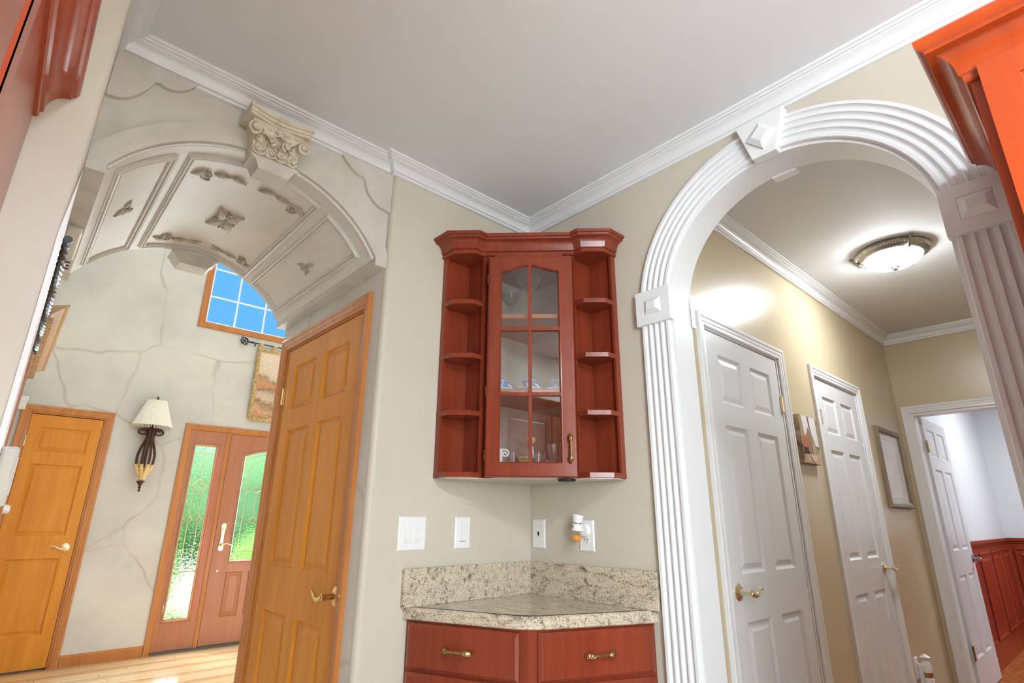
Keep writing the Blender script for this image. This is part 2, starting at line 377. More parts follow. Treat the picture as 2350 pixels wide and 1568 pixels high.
# raised band round the arch
def band(R0, R1, y0, y1):
    rings = []
    TT = radians(59)
    for i in range(49):
        a = -TT+2*TT*i/48; ro = min(R1, .509/max(1e-6, abs(sin(a))))
        pts = [(XCV+R0*sin(a), ZCV+R0*cos(a)), (XCV+ro*sin(a), ZCV+ro*cos(a))]
        rings.append([(pts[0][0], y0, pts[0][1]), (pts[1][0], y0, pts[1][1]), (pts[1][0], y1, pts[1][1]), (pts[0][0], y1, pts[0][1])])
    f = rings[0]; e = rings[-1]
    rings = [[(xl, y0, 2.195), (-1.849, y0, 2.195), (-1.849, y1, 2.195), (xl, y1, 2.195)]]+rings+[[(xr, y0, 2.195), (-.831, y0, 2.195), (-.831, y1, 2.195), (xr, y1, 2.195)]]
    return MB().loft(rings)
band(RV, RV+.066, .008, .031).build('arch_band', 'plaster', vault, smooth=True)
b = MB().tube([(XCV+(RV-.003)*sin(-TH+2*TH*i/48), .030, ZCV+(RV-.003)*cos(-TH+2*TH*i/48)) for i in range(49)], .006, 8)
b.build('arch_bead', 'vault', vault, smooth=True)
# scalloped corner plates
def scurve(pts): return pts
Lp = [(-1.849, 2.648), (-1.849, 2.469)]+[(-1.849+.115*(i/10)+0, 2.469+.115*(i/10)**2.6) for i in range(1, 11)]+[(-1.722, 2.590), (-1.708, 2.584), (-1.69, 2.583), (-1.665, 2.592), (-1.64, 2.612), (-1.614, 2.648)]
Rp = [(-1.07, 2.648)]+[(-1.066+.10*(i/8), 2.636-.06*sin(pi/2*i/8)**.9) for i in range(9)]+[(-.958, 2.565), (-.953, 2.545), (-.94, 2.515), (-.915, 2.488), (-.885, 2.47), (-.831, 2.461), (-.831, 2.648)]
for pl in (Lp, Rp):
    MB().prism(pl, XZ, .012, .031).build('corner_plate', 'plaster', vault)
# panel mouldings on the soffit
def on_vault(s_, y, t): a = s_/RV; return (XCV+(RV-t)*sin(a), y, ZCV+(RV-t)*cos(a))
pm = [(0, -.002), (0, .007), (.0035, .010), (.007, .010), (.008, .004), (.0125, .004), (.0135, .012), (.018, .014), (.0225, .012), (.0235, .005), (.0275, .004), (.028, -.002)]
for a0, a1 in ((-51, -33.5), (-24.3, 25.2), (34.4, 52)):
    s0, s1 = radians(a0)*RV, radians(a1)*RV; n = max(4, int((a1-a0)/4)); y0, y1 = .14, 1.03
    path = [(s0+(s1-s0)*i/n, y0) for i in range(n+1)]+[(s1-(s1-s0)*i/n, y1) for i in range(n+1)]
    path = path[::-1]
    MB().sweep(path, [(-d, t) for d, t in pm], on_vault, closed=True).build('panel_moulding', 'vault', vault, smooth=True)
# leaf and scroll ornament generators (u,v local plane, t height)
def leaf(b, L, W, H, mp, lobes=3, bend=0, nu=14, nv=6, o=(0, 0), ang=0):
    rows = []
    for i in range(nu+1):
        u = i/nu; wd = W*(sin(pi*min(1, u**.75*.98+.02))**.8)*(1-.32*abs(sin(lobes*pi*u)))
        row = []
        for j in range(nv+1):
            v = -1+2*j/nv
            x = L*u; y = v*wd+bend*u*u; t = H*(1-v*v)*(.35+.65*sin(pi*u))*(1-.45*max(0, 1-abs(v)*4))+.0005
            t *= 1+.25*cos(v*pi*3)
            xx = o[0]+x*cos(ang)-y*sin(ang); yy = o[1]+x*sin(ang)+y*cos(ang); row.append(mp(xx, yy, t))
        rows.append(row)
    return b.loft(rows, closed=False, caps=False)
def spiral(b, c, r0, turns, rad, mp, t=.006, a0=0, sgn=1, n=26, lift=0):
    pts = []; rr = []
    for i in range(n+1):
        q = i/n; a = a0+sgn*turns*2*pi*q; r = r0*(1-q*.82)
        pts.append(mp(c[0]+r*cos(a), c[1]+r*sin(a), t+lift*q)); rr.append(rad*(1-.3*q))
    b.tube(pts, rr, 6); b.ball(pts[-1], rad*1.35, 8); return b
# rosette
b = MB(); s0, yc = radians(1.2)*RV, .618
mpv = lambda a, c, t: on_vault(s0+a*.85, yc+c*1.4, t)
for k in range(4):
    leaf(b, .092, .036, .022, mpv, 2, .012, 14, 8, ang=pi/4+k*pi/2)
    leaf(b, .062, .020, .017, mpv, 1, -.008, 10, 6, ang=k*pi/2)
    for sg in (-1, 1): spiral(b, (.04*cos(pi/4+k*pi/2+sg*.5), .04*sin(pi/4+k*pi/2+sg*.5)), .014, 1.2, .0035, mpv, .012, k*pi/2, sg, 16)
for k in range(6): leaf(b, .024, .009, .02, mpv, 1, 0, 6, 4, ang=k*pi/3)
b.build('rosette', 'applique', vault, smooth='all')
def corner_orn(sc_, yc_, fx, fy, k=1.18):
    b = MB(); mpc = lambda a, c, t: on_vault(sc_+a*fx*k, yc_+c*fy*k*1.5, t*1.35)
    spiral(b, (-.052, -.004), .020, 1.4, .005, mpc, .006, pi*.3, 1, 22)
    leaf(b, .05, .013, .012, mpc, 3, -.006, 12, 6, (-.055, -.02), pi*.93)
    leaf(b, .04, .011, .011, mpc, 2, .006, 10, 6, (-.06, .018), -pi*.62)
    leaf(b, .055, .011, .012, mpc, 3, .004, 12, 6, (-.035, -.012), 0)
    leaf(b, .062, .009, .010, mpc, 4, .010, 12, 6, (.012, -.014), .12)
    b.tube([mpc(-.03+.1*i/8, -.012+.008*sin(i*.8), .004) for i in range(9)], [.004*(1-i/12) for i in range(9)], 6)
    return b.build('corner_scroll', 'applique', vault, smooth='all')
corner_orn(radians(-10)*RV, .262, 1, 1); corner_orn(radians(13.0)*RV, .262, -1, 1)
corner_orn(radians(-10)*RV, .925, 1, -1); corner_orn(radians(13.0)*RV, .925, -1, -1)
for a_ in (-42.5, 43.5):
    b = MB(); mpc = lambda a, c, t: on_vault(radians(a_)*RV+a*1.2, .562+c*1.35, t*1.2)
    for q in (-.5, 0, .5): leaf(b, .05, .010, .012, mpc, 2, .004*q, 10, 6, (0, -.03), pi/2+q*1.1)
    leaf(b, .05, .010, .010, mpc, 3, .004, 10, 6, (0, -.03), -pi/2+.2); spiral(b, (.012, -.02), .012, 1.1, .004, mpc, .006, 0, 1, 14)
    b.build('side_applique', 'applique', vault, smooth='all')
# keystone bracket blocks at both ends
BR = {'keystone_block': [(.081, 2.429, 0), (.081, 2.419, 0), (.072, 2.415, .004), (.066, 2.409, .006), (.056, 2.389, .012), (.055, 2.383, .014)], 'rear_keystone': [(.104, 2.463, 0), (.104, 2.452, 0), (.092, 2.447, .006), (.086, 2.432, .010), (.066, 2.410, .014), (.064, 2.402, .016)]}
def bracket(y0, y1, name, mat):
    b = MB(); sgn = 1 if y1 > y0 else -1
    prof = [(.108, 2.452, 0), (.104, 2.436, .012), (.09, 2.426, .012), (.084, 2.405, .0), (.08, 2.402, 0)]
    rings = []
    for hw, z, d in BR[name]:
        ya, yb = y0+sgn*d*.6, y1-sgn*d*.3
        rings.append([(XCV-hw, ya, z), (XCV+hw, ya, z), (XCV+hw, yb, z), (XCV-hw, yb, z)])
    b.loft(rings); b.build(name, mat, vault, smooth=True)
bracket(-.058, .036, 'keystone_block', 'plaster'); bracket(1.16, 1.04, 'rear_keystone', 'plaster')
# corinthian capital
XCAP = -1.346
cap = MB(); yF = -.050
def capbox(z): q = (z-2.426)/(.165); return .078+.022*q*q, yF-.012*q*q
rg = []
for i in range(8):
    z = 2.421+.150*i/7; hw, yf = capbox(z); rg.append([(XCAP-hw, yf, z), (XCAP+hw, yf, z), (XCAP+hw, .03, z), (XCAP-hw, .03, z)])
cap.loft(rg)
capo = cap.build('capital', 'capital', vault, smooth=True)
b = MB()      # abacus with concave front
fr = [(-.125+.25*i/12, -.083+.022*sin(pi*i/12)) for i in range(13)]
for z0, z1, gx in ((2.569, 2.580, 0), (2.580, 2.594, .006), (2.594, 2.606, .012)):
    poly = [(XCAP+x*.86*(1+gx*6), y-gx) for x, y in fr]+[(XCAP+.12, .03), (XCAP-.12, .03)]
    b.prism(poly, XY, z0, z1)
b.box(XCAP-.095, XCAP+.095, -.03, .03, 2.600, 2.644); b.build('abacus', 'capital', capo, bevel=.002)
def cmp_(u, v, t): z = 2.426+v; hw, yf = capbox(z); return (XCAP+u, yf-t, z)
for k in range(4):
    b = MB(); u0 = -.058+.0385*k
    leaf(b, .085, .021, .016, lambda a, c, t: cmp_(u0+c, .006+a, t+.022*max(0, a/.085-.6)), 3, 0, 16, 10)
    spiral(b, (u0, .028), .012, 1.3, .0032, cmp_, .016, -pi/2, 1 if k % 2 else -1, 20)
    b.tube([cmp_(u0+.017*sin(q*pi*2), .02+.06*q*1.0, .014) for q in [i/12 for i in range(13)]], .0028, 6)
    b.tube([cmp_(u0+.020*cos(pi+pi*q), .022-.016*sin(pi*q), .010) for q in [i/10 for i in range(11)]], .003, 6)
    b.build('acanthus_leaf', 'capital', capo, smooth='all')
for sg in (-1, 1):
    b = MB(); mpq = lambda u, v, t: (XCAP+u*.86, -.078-t, 2.400+v)
    spiral(b, (sg*.098, .112), .028, 1.6, .0065, mpq, .004, pi/2, -sg, 34, .012)
    pts = [(sg*(.098-.02*q-.05*q), .140-.004*q-.055*q**1.5) for q in [i/10 for i in range(11)]]
    b.tube([mpq(x, y, .004) for x, y in pts], [.0065-.002*i/10 for i in range(11)], 6)
    spiral(b, (sg*.030, .088), .018, 1.3, .0048, mpq, .004, -pi/2, -sg, 24, .008)
    b.ball(mpq(sg*.098, .112, .012), .011, 10)
    b.build('volute', 'capital', capo, smooth='all', label='scrolled corner volute')
    b = MB(); leaf(b, .06, .014, .014, mpq, 3, .01, 12, 6, (sg*.012, .118), 0 if sg > 0 else pi); spiral(b, (sg*.034, .128), .010, 1.2, .0032, mpq, .008, 0, sg, 16)
    b.build('scroll_leaf', 'capital', capo, smooth='all')
b = MB()
for k in range(6): leaf(b, .02, .008, .016, lambda u, v, t: (XCAP+u, -.076-t, 2.535+v), 1, 0, 6, 4, ang=k*pi/3)
b.build('fleuron', 'capital', capo, smooth='all')

# ------------------------------------------------------------------ white arch trim in right wall
arch = st(empty('trim_3', (0, 0, 0)), 'white fluted arch casing with corner blocks and diamond keystone', 'arch casing')
def flutes(wd, t0=.020, n=4):
    p = [(0, 0), (0, t0*.8), (.003, t0)]; m = .011; pitch = (wd-2*m)/n; g = pitch*.40
    for k in range(n):
        c = m+pitch*(k+.5); p.append((c-g-.001, t0))
        for i in range(7): th = pi*i/6; p.append((c-g*cos(th), t0-.0105*sin(th)))
        p.append((c+g+.001, t0))
    return p+[(wd-.003, t0), (wd, t0*.8), (wd, 0)]
for side, X, sg in (('front', 0, -1), ('back', .13, 1)):
    mpx = lambda a, c, t: (X+sg*t, a, c)
    path = arc(48, pi, 0, RI, (YC, ZC))[::-1]     # from +Y side over to -Y side
    pr = flutes(RO-RI)
    b = MB().sweep(path, pr, mpx); b.build('arch_moulding', 'white', arch, smooth=True)
    for e in (1, -1):
        pth = [(YC+e*RI, 0), (YC+e*RI, 1.96)]; 
        b = MB().sweep(pth, [(d*e, t) for d, t in pr], mpx); b.build('pilaster', 'white', arch, smooth=True, label='fluted white pilaster')
        yc = YC+e*(RI+.063); hw = .079; z0, z1 = 1.956, 2.102
        b = MB().rings(yc-hw, yc+hw, z0, z1, [(0, 0), (0, .031), (.038, .031), (.038, .029), (.040, .029), (.058, .045)], mpx)
        b.build('corner_block', 'white', arch, bevel=.002)
    b = MB(); kz0, kz1 = 2.466, 2.628
    b.prism([(YC-.044, kz0), (YC+.044, kz0), (YC+.089, kz1), (YC-.089, kz1)], mpx, 0, .042)
    ks = b.build('keystone', 'white', arch, bevel=.003)
    ky, kz, kr = YC-.002, 2.545, .056
    b = MB().loft([[mpx(ky+kr*q*x, kz+kr*q*z, t) for x, z in ((0, 1), (1, 0), (0, -1), (-1, 0))] for q, t in ((1, .041), (1, .050), (.55, .062))])
    b.build('keystone_diamond', 'white', ks)
# jamb lining
b = MB(); J = [(YC+RI, 0)]+arc(48, 0, pi, RI, (YC, ZC))+[(YC-RI, 0)]
rin = []
for i, (y, z) in enumerate(J):
    dy, dz = (y-YC, max(0, z-ZC)); l = hypot(dy, dz); n_ = (dy/l, dz/l)
    rin.append([(-.004, y-n_[0]*.012, z-n_[1]*.012), (.134, y-n_[0]*.012, z-n_[1]*.012), (.134, y+n_[0]*.002, z+n_[1]*.002), (-.004, y+n_[0]*.002, z+n_[1]*.002)])
b.loft(rin); b.build('jamb_lining', 'white', arch, smooth=True)

# ------------------------------------------------------------------ hall and far room shell
YH, XE = -.72, 3.55
HD = [(.427, 1.190), (1.738, 2.492)]         # hall door slabs along X
b = MB().grid_wall(.13, XE+.12, 0, CEIL, [(a-.02, c+.02, 0, 2.07) for a, c in HD], XZ, YH, YH+.11)
st(b.build('wall_hall_left', 'hallwall'), 'tan hall wall holding the two white six-panel doors', 'wall')
b = MB().grid_wall(-2.1, YH, 0, CEIL, [(-1.63, -.806, 0, 2.045)], YZ, XE, XE+.12)
st(b.build('wall_hall_end', 'hallwall'), 'tan wall at the end of the hall round the open doorway', 'wall')
st(MB().box(.13, XE+.12, -2.22, -2.1, 0, CEIL).build('wall_hall_right', 'hallwall'), 'tan hall wall opposite the white doors', 'wall')
st(MB().box(.13, XE+.12, -2.22, YH+.11, CEIL, CEIL+.08).build('ceiling', 'ceil'), 'pale hall ceiling carrying the domed light', 'ceiling')
st(MB().box(0, XE, -2.22, YH+.11, -.1, 0).build('floor', 'hardwood'), 'hardwood hall floor under the white doors', 'floor')
b = MB().sweep([(.13, YH), (XE, YH), (XE, -2.1)], crown_prof(), XY)
st(b.build('trim_4', 'white', smooth=True), 'white crown moulding along the hall ceiling', 'moulding')
st(MB().box(XE+.12, 6.9, -.78, -.66, 0, CEIL).build('wall_far_left', paint('cool_white_wall', C(214, 216, 219), .5, .01, .03)), 'white wall of the far room above the red wainscot, behind the open door', 'wall')
M['farwall'] = bpy.data.materials['cool_white_wall']
st(MB().box(6.9, 7.02, -3.6, -.66, 0, CEIL).build('wall_far_end', 'farwall'), 'white far wall of the room beyond the hall', 'wall')
st(MB().box(XE+.12, 7.02, -3.72, -3.6, 0, CEIL).build('wall_far_right', 'farwall'), 'white wall across the room beyond the hall', 'wall')
st(MB().box(XE, 7.02, -3.72, -.66, CEIL, CEIL+.08).build('ceiling', 'ceil'), 'white ceiling of the room beyond the hall', 'ceiling')
fl = st(MB().box(XE, 7.02, -3.72, -.66, -.1, -.012).build('floor', 'hardwood'), 'orange hardwood floor of the room beyond the hall', 'floor')
fpk = {}
for i in range(12):
    y = -.822-.0835*i; x = XE+.12-(.4 if i % 2 else 0)
    while x < 6.9:
        x0, x1 = max(x, XE+.12), min(x+1.2, 6.9); key = round(x1-x0, 3)
        if key not in fpk: o = fpk[key] = MB().box(-key/2+.0008, key/2-.0008, -.041, .041, -.014, 0).build('plank', 'hardwood', fl, bevel=.002)
        else: o = fpk[key].copy(); COL.objects.link(o)
        o.location = ((x0+x1)/2, y, 0); x += 1.2
# wainscot
wn = st(empty('trim_5', (0, 0, 0)), 'red cherry wainscot panelling in the room beyond the hall', 'wainscot')
M['redwood'] = wood('red_wainscot', C(126, 44, 26), C(158, 60, 36), .3)
def wain(mp, a0, a1, n, pn):
    b = MB(); pts = mp
    for z0, z1, t in ((0, .09, .022), (.09, .11, .016), (.11, .985, .010), (.985, 1.01, .02), (1.01, 1.04, .034)):
        b.add([pts(a, z, q) for z in (z0, z1) for a, q in ((a0, 0), (a1, 0), (a1, t), (a0, t))], [(0, 3, 2, 1), (4, 5, 6, 7), (0, 1, 5, 4), (1, 2, 6, 5), (2, 3, 7, 6), (3, 0, 4, 7)])
    b.build('wainscot_frame', 'redwood', wn)
    wd = (a1-a0)/n
    for k in range(n):
        c0, c1 = a0+wd*k, a0+wd*(k+1); e = (.05 if a1 > a0 else -.05)
        MB().rings(min(c0+e, c1-e), max(c0+e, c1-e), .2, .93, [(0, .009), (0, .022), (.012, .024), (.02, .013), (.05, .013), (.075, .021)], pts).build('wainscot_panel', 'redwood', wn)
wain(lambda a, z, t: (a, -.78-t, z), 3.75, 6.9, 5, 0)
wain(lambda a, z, t: (6.9-t, a, z), -.78, -3.6, 5, 0)
# ------------------------------------------------------------------ doors
CAS = [(0, 0), (0, .009), (.006, .012), (.018, .010), (.022, .013), (.036, .014), (.042, .018), (.054, .019), (.058, .016), (.058, 0)]
def casing(b, x0, x1, h, prof=CAS, mp=XZ, sg=-1, base=0):
    return b.sweep([(x1, 0), (x1, h), (x0, h), (x0, 0)], [(d, base+sg*t) for d, t in prof], mp)
PAN = [(0, 0), (.004, .004), (.011, .0105), (.018, .011), (.040, .004)]
def slab(wd, h, opens, thick=.035):
    b = MB(); b.grid_wall(0, wd, 0, h, opens, XZ, 0, thick)
    return b
Z6 = ((.24, .808), (.99, 1.615), (1.716, 1.945))
def six(wd): 
    s, m = .105, .10; c0, c1 = (s, wd/2-m/2), (wd/2+m/2, wd-s)
    return [(a, b_, z0, z1) for a, b_ in (c0, c1) for z0, z1 in Z6]
def lever(parent, x, z, dirx, mat='brass', y=0):
    o = MB().lathe([(0, -.001), (.034, -.001), (.034, .003), (.030, .006), (.016, .010), (.0, .011)], 24).tr(lambda a, b_, c: (x+a, y-c, z+b_)).build('rosette_plate', mat, parent, smooth=True)
    b = MB().lathe([(.013, .008), (.012, .014), (.0105, .02), (.0115, .05), (.012, .056), (0, .058)], 16).tr(lambda a, b_, c: (x+a, y-c, z+b_))
    pts, rr = [], []
    for i in range(17):
        q = i/16; pts.append((x+dirx*(.108*q), y-.050-.006*sin(pi*q), z-.016*sin(2*pi*q*.92)*(.55+.45*q))); rr.append(.0105*(1-.62*q)+.001)
    b.tube(pts, rr, 8); b.build('lever', mat, o, smooth=True)
    return o
def hinge(parent, x, z, y=0, mat='brass', w_=.02):
    b = MB().tube([(x, y-.006, z-.045+.09*i/8) for i in range(9)], [.0065 if i % 2 == 0 else .0058 for i in range(9)], 8)
    b.box(x-w_*.5, x+w_*.5, y-.0025, y+.002, z-.044, z+.044); return b.build('hinge', mat, parent, smooth=True)
def six_door(name, label, wd, loc, rz, mslab, mpan, mcas, lev_x, lev_dir, hinge_x, levmat='brass', h=2.045):
    """local x along wall, front faces -y; opening 0..wd"""
    d = st(empty(name, loc, rz), label, 'door')
    casing(MB(), -.022, wd+.022, h+.012).build('casing', mcas, d, smooth=True)
    MB().sweep([(wd+.003, 0), (wd+.003, h+.003), (-.003, h+.003), (-.003, 0)], [(0, 0), (.019, 0), (.019, .10), (0, .10)], XZ).build('jamb', mcas, d)
    ops = six(wd); zz = .012
    sl = slab(wd, h-.012, [(a, b_, z0-zz, z1-zz) for a, b_, z0, z1 in ops]).build('slab', mslab, d, loc=(0, .004, zz))
    for a, b_, z0, z1 in ops:
        MB().rings(a, b_, z0-zz, z1-zz, PAN).build('panel', mpan, sl)
    lever(sl, lev_x, .925-zz, lev_dir, levmat)
    MB().lathe([(0, 0), (.012, 0), (.012, .003), (0, .003)], 12).tr(lambda a, b_, c: (lev_x+(.055 if lev_dir < 0 else -.055)+a*.12, -c*.5, .925-zz+b_*2.4)).build('strike_edge', levmat, sl)
    for hz in (.28, 1.80): hinge(d, hinge_x, hz, .0, levmat)
    return d
# wooden door in the passage (wall faces -X): local x -> -Y
six_door('door_1', 'honey maple six-panel door with brass lever beside the vaulted passage', DY1-DY0, (-.83, DY1, 0), -pi/2, 'honey', 'honeypanel', 'trimwood', DY1-.205+.018, -1, .0)
six_door('door_2', 'white six-panel hall door beside the arch, hinges toward the canvas print', HD[0][1]-HD[0][0], (HD[0][0], YH, 0), 0, 'whitedoor', 'whitedoor', 'white', .056, 1, HD[0][1]-HD[0][0], 'palebrass')
six_door('door_3', 'white six-panel hall door between the canvas print and the framed picture', HD[1][1]-HD[1][0], (HD[1][0], YH, 0), 0, 'whitedoor', 'whitedoor', 'white', HD[1][1]-HD[1][0]-.056, 1, .0, 'palebrass')
# open door at hall end
d4 = st(empty('door_4', (XE, 0, 0)), 'white six-panel door standing open at the end of the hall', 'door')
MB().sweep([(-.806, 0), (-.806, 2.045), (-1.63, 2.045), (-1.63, 0)], [(d, -t) for d, t in CAS], lambda a, c, t: (t, a, c)).build('casing', 'white', d4, smooth=True)
MB().sweep([(-.825, 0), (-.825, 2.026), (-1.611, 2.026), (-1.611, 0)], [(0, 0), (.019, 0), (.019, .12), (0, .12)], lambda a, c, t: (t, a, c)).build('jamb', 'white', d4)
wd = .80; ops = six(wd); ops = [(a+.0, b_, z0-.012, z1-.012) for a, b_, z0, z1 in ops]
sl = slab(wd, 2.02, ops).build('slab', 'whitedoor', d4, loc=(.155, -.842, .012))
for q in ops: MB().rings(*q, PAN).build('panel', 'whitedoor', sl)
lever(sl, wd-.06, .90, -1, 'nickel')
for hz in (.28, 1.78):
    b = MB().box(-.022, .03, -.003, .001, hz-.048, hz+.048); b.tube([(-.012, -.006, hz-.048+.096*i/8) for i in range(9)], .007, 8)
    b.build('hinge', 'antbrass', sl, smooth=True)

# ------------------------------------------------------------------ foyer shell
YF, FX1, FZ = 4.478, 2.7, 5.2
FDX0, FDX1 = -.087, .827       # front door slab
FC = (FDX0+FDX1)/2
SL0, SL1 = -.472, -.13         # sidelight unit
b = MB().grid_wall(-2.0, FX1, 0, FZ, [(-1.752, -1.196, 0, 2.075), (-.482, 2*FC+.482, 0, 2.058), (-.55, 2*FC+.55, 3.205, 4.30)], XZ, YF, YF+.15)
b.box(-1.752, -1.196, YF+.10, YF+.149, -.09, 2.075)
st(b.build('wall_front', 'stone'), 'pale foyer wall painted with branching stone veins round the front door', 'wall')
st(MB().box(-2.0, -1.862, 1.1, YF, 0, FZ).build('wall_foyer_left', 'stone'), 'pale foyer wall carrying the carved dentil cornice', 'wall')
st(MB().box(FX1, FX1+.12, .98, YF+.15, 0, FZ).build('wall_foyer_right', 'stone'), 'pale foyer wall beyond the front door', 'wall')
b = MB().box(-.71, FX1, .98, 1.1, 0, FZ); b.box(-2.0, -.71, .98, 1.1, 2.81, FZ)
st(b.build('wall_foyer_back', 'stone'), 'pale foyer wall above and beside the vaulted passage', 'wall')
st(MB().box(-2.0, FX1+.12, .98, YF+.15, FZ, FZ+.08).build('ceiling', 'ceil'), 'high white ceiling over the foyer', 'ceiling')
ff = st(MB().box(-2.0, FX1, 1.1, YF+.12, -.1, -.013).build('floor', 'plank'), 'pale hickory plank floor of the sunlit foyer', 'floor')
pk = {}
for i in range(16):
    y = YF-.046-.0925*i; x = -1.86-random.random()*.6; q = 0
    while x < 2.6:
        L_ = random.choice((.6, .9, 1.2)); x0, x1 = max(x, -1.862), min(x+L_, 2.695)
        if x1-x0 > .05:
            key = (round(x1-x0, 3), (i*7+q*3) % 3)
            if key not in pk:
                o = MB().box(-(x1-x0)/2+.001, (x1-x0)/2-.001, -.0455, .0455, -.013, 0).build('plank', 'planks2' if key[1] == 0 else 'plank', ff, bevel=.0015); pk[key] = o
            else: o = pk[key].copy(); COL.objects.link(o)
            o.location = ((x0+x1)/2, y, 0); q += 1
        x += L_
b = MB(); bp = [(0, 0), (.014, 0), (.014, .075), (.008, .085), (0, .088)]
for x0, x1 in ((-1.862, -1.785), (-1.135, -.54)): b.add([(x, YF-d, z) for x in (x0, x1) for d, z in bp], [(i, (i+1) % 5, 5+(i+1) % 5, 5+i) for i in range(5)]+[(0, 1, 2, 3, 4), (9, 8, 7, 6, 5)])
st(b.build('baseboard_front', 'trimwood'), 'honey wood baseboard between the closet door and front door', 'baseboard')
# closet door: three stacked panels
cw = .518
d5 = st(empty('door_5', (-1.733, YF, 0)), 'narrow honey maple three-panel closet door beside the wall sconce', 'door')
casing(MB(), -.018, cw+.018, 2.075, [(d*1.0, t) for d, t in CAS]).build('casing', 'trimwood', d5, smooth=True)
MB().sweep([(cw+.003, 0), (cw+.003, 2.063), (-.003, 2.063), (-.003, 0)], [(0, 0), (.016, 0), (.016, .10), (0, .10)], XZ).build('jamb', 'trimwood', d5)
ops = [(.078, cw-.08, z0, z1) for z0, z1 in ((.252, .845), (1.028, 1.62), (1.73, 1.94))]
sl = slab(cw, 2.045, ops).build('slab', 'honey', d5, loc=(0, .006, .012))
for q in ops: MB().rings(*q, PAN).build('panel', 'honeypanel', sl)
lever(sl, cw-.062, .93, -1, 'palebrass')
for hz in (.3, 1.82): hinge(d5, -.002, hz, 0, 'palebrass', .012)
# front door unit
d6 = st(empty('door_6', (0, YF, 0)), 'rose-brown front door with leaded glass and matching glazed sidelights', 'door')
casing(MB(), -.478, 2*FC+.478, 2.056).build('casing', 'trimwood', d6, smooth=True)
b = MB(); b.box(SL1-.0, FDX0-.004, -.006, .12, 0, 2.056); b.box(FDX1+.004, 2*FC-SL1, -.006, .12, 0, 2.056)
b.box(-.48, SL0+.0, -.004, .12, 0, 2.056); b.box(2*FC-SL0, 2*FC+.48, -.004, .12, 0, 2.056); b.box(-.48, 2*FC+.48, -.004, .12, 2.046, 2.056)
b.build('frame_posts', 'trimwood', d6, bevel=.003)
MB().box(-.48, 2*FC+.48, -.03, .13, 0, .018).build('threshold', 'tread', d6)
GL = [(0, -.008), (.006, -.014), (.016, -.012), (.022, -.002), (.024, .012)]
def came(b, pts, r_=.0032): 
    for p, q in zip(pts, pts[1:]): b.tube([(p[0], .012, p[1]), (q[0], .012, q[1])], r_, 5)
def sidelight(xm, fl):
    x0, x1 = SL0, SL1; g0, g1, gz0, gz1 = -.410, -.214, .282, 1.90
    f = (lambda x: 2*FC-x) if fl else (lambda x: x)
    b = MB().grid_wall(min(f(x0), f(x1)), max(f(x0), f(x1)), .02, 2.046, [(min(f(g0), f(g1))-.024, max(f(g0), f(g1))+.024, gz0-.024, gz1+.024)], XZ, 0, .045)
    sd = b.build('sidelight', 'fdoor', d6, label='rose-brown glazed sidelight panel')
    a0, a1 = min(f(g0), f(g1)), max(f(g0), f(g1))
    b = MB().sweep([(a1+.024, gz0-.024), (a1+.024, gz1+.024), (a0-.024, gz1+.024), (a0-.024, gz0-.024)], [(-d, t) for d, t in GL], XZ, closed=True); b.build('glazing_bead', 'fdoor', sd, smooth=True)
    MB().box(a0-.006, a1+.006, .012, .017, gz0-.006, gz1+.006).build('leaded_pane', 'tglass', sd)
    b = MB(); U = lambda u, v: (a0+(a1-a0)*u, gz1-(gz1-gz0)*v)
    came(b, [U(0, 0), U(1, 0), U(1, 1), U(0, 1), U(0, 0)]); came(b, [U(0, .045), U(1, .045)]); came(b, [U(.5, 0), U(.5, .2)])
    came(b, [U(.5, .2), U(.86, .245), U(.5, .29), U(.14, .245), U(.5, .2)]); came(b, [U(.32, .2225), U(.68, .2675)]); came(b, [U(.68, .2225), U(.32, .2675)])
    came(b, [U(0, .225), U(.14, .245)]); came(b, [U(1, .225), U(.86, .245)])
    for u in (.28, .72):
        came(b, [U(u, .265), U(u, .42)]); came(b, [U(u, .42), U(u+.17, .445), U(u, .47), U(u-.17, .445), U(u, .42)]); came(b, [U(u, .47), U(u, 1)])
    came(b, [U(0, .43), U(.11, .445)]); came(b, [U(1, .43), U(.89, .445)]); came(b, [U(0, .745), U(1, .745)])
    b.build('lead_came', 'brass', sd)
sidelight(0, False); sidelight(0, True)
# front door slab: glass with segmental top
gx0, gx1, gz0, gz1, rise = .066, 2*FC-.066, .762, 1.83, .085
fd = empty('slab'); fd.parent = d6
wg = gx1-gx0; n = 16
top = [(gx0+wg*i/n, gz1+rise*sin(pi*i/n)**.8) for i in range(n+1)]
b = MB(); low = [(gx0, FDX0+.33, .262, .675), (2*FC-(FDX0+.33), gx1, .262, .675)]
low = [(.066, .226, .262, .675), (.285, .455, .262, .675), (.514, .674, .262, .675)]
b.grid_wall(FDX0, FDX1, .022, gz1, [(gx0, gx1, gz0, gz1)]+low, XZ, 0, .045)
b.grid_wall(FDX0, gx0, gz1, 2.044, [], XZ, 0, .045); b.grid_wall(gx1, FDX1, gz1, 2.044, [], XZ, 0, .045)
for (xa, za), (xb, zb) in zip(top, top[1:]): b.prism([(xa, za), (xb, zb), (xb, 2.044), (xa, 2.044)], XZ, 0, .045)
fdm = b.build('door_frame', 'fdoor', fd)
for q in low: MB().rings(*q, [(0, 0), (.004, .006), (.010, .008), (.014, .002), (.022, .002), (.026, .006), (.045, .001)]).build('panel', 'fdoor', fd)
pth = [(gx1, gz0)]+top[::-1]+[(gx0, gz0)]
MB().sweep(pth, [(-d, t) for d, t in GL], XZ, closed=True).build('glazing_bead', 'fdoor', fd, smooth=True)
b = MB().prism([(gx0, gz0)]+[(x, z) for x, z in top]+[(gx1, gz0)], XZ, .012, .017); b.build('leaded_pane', 'tglass', fd)
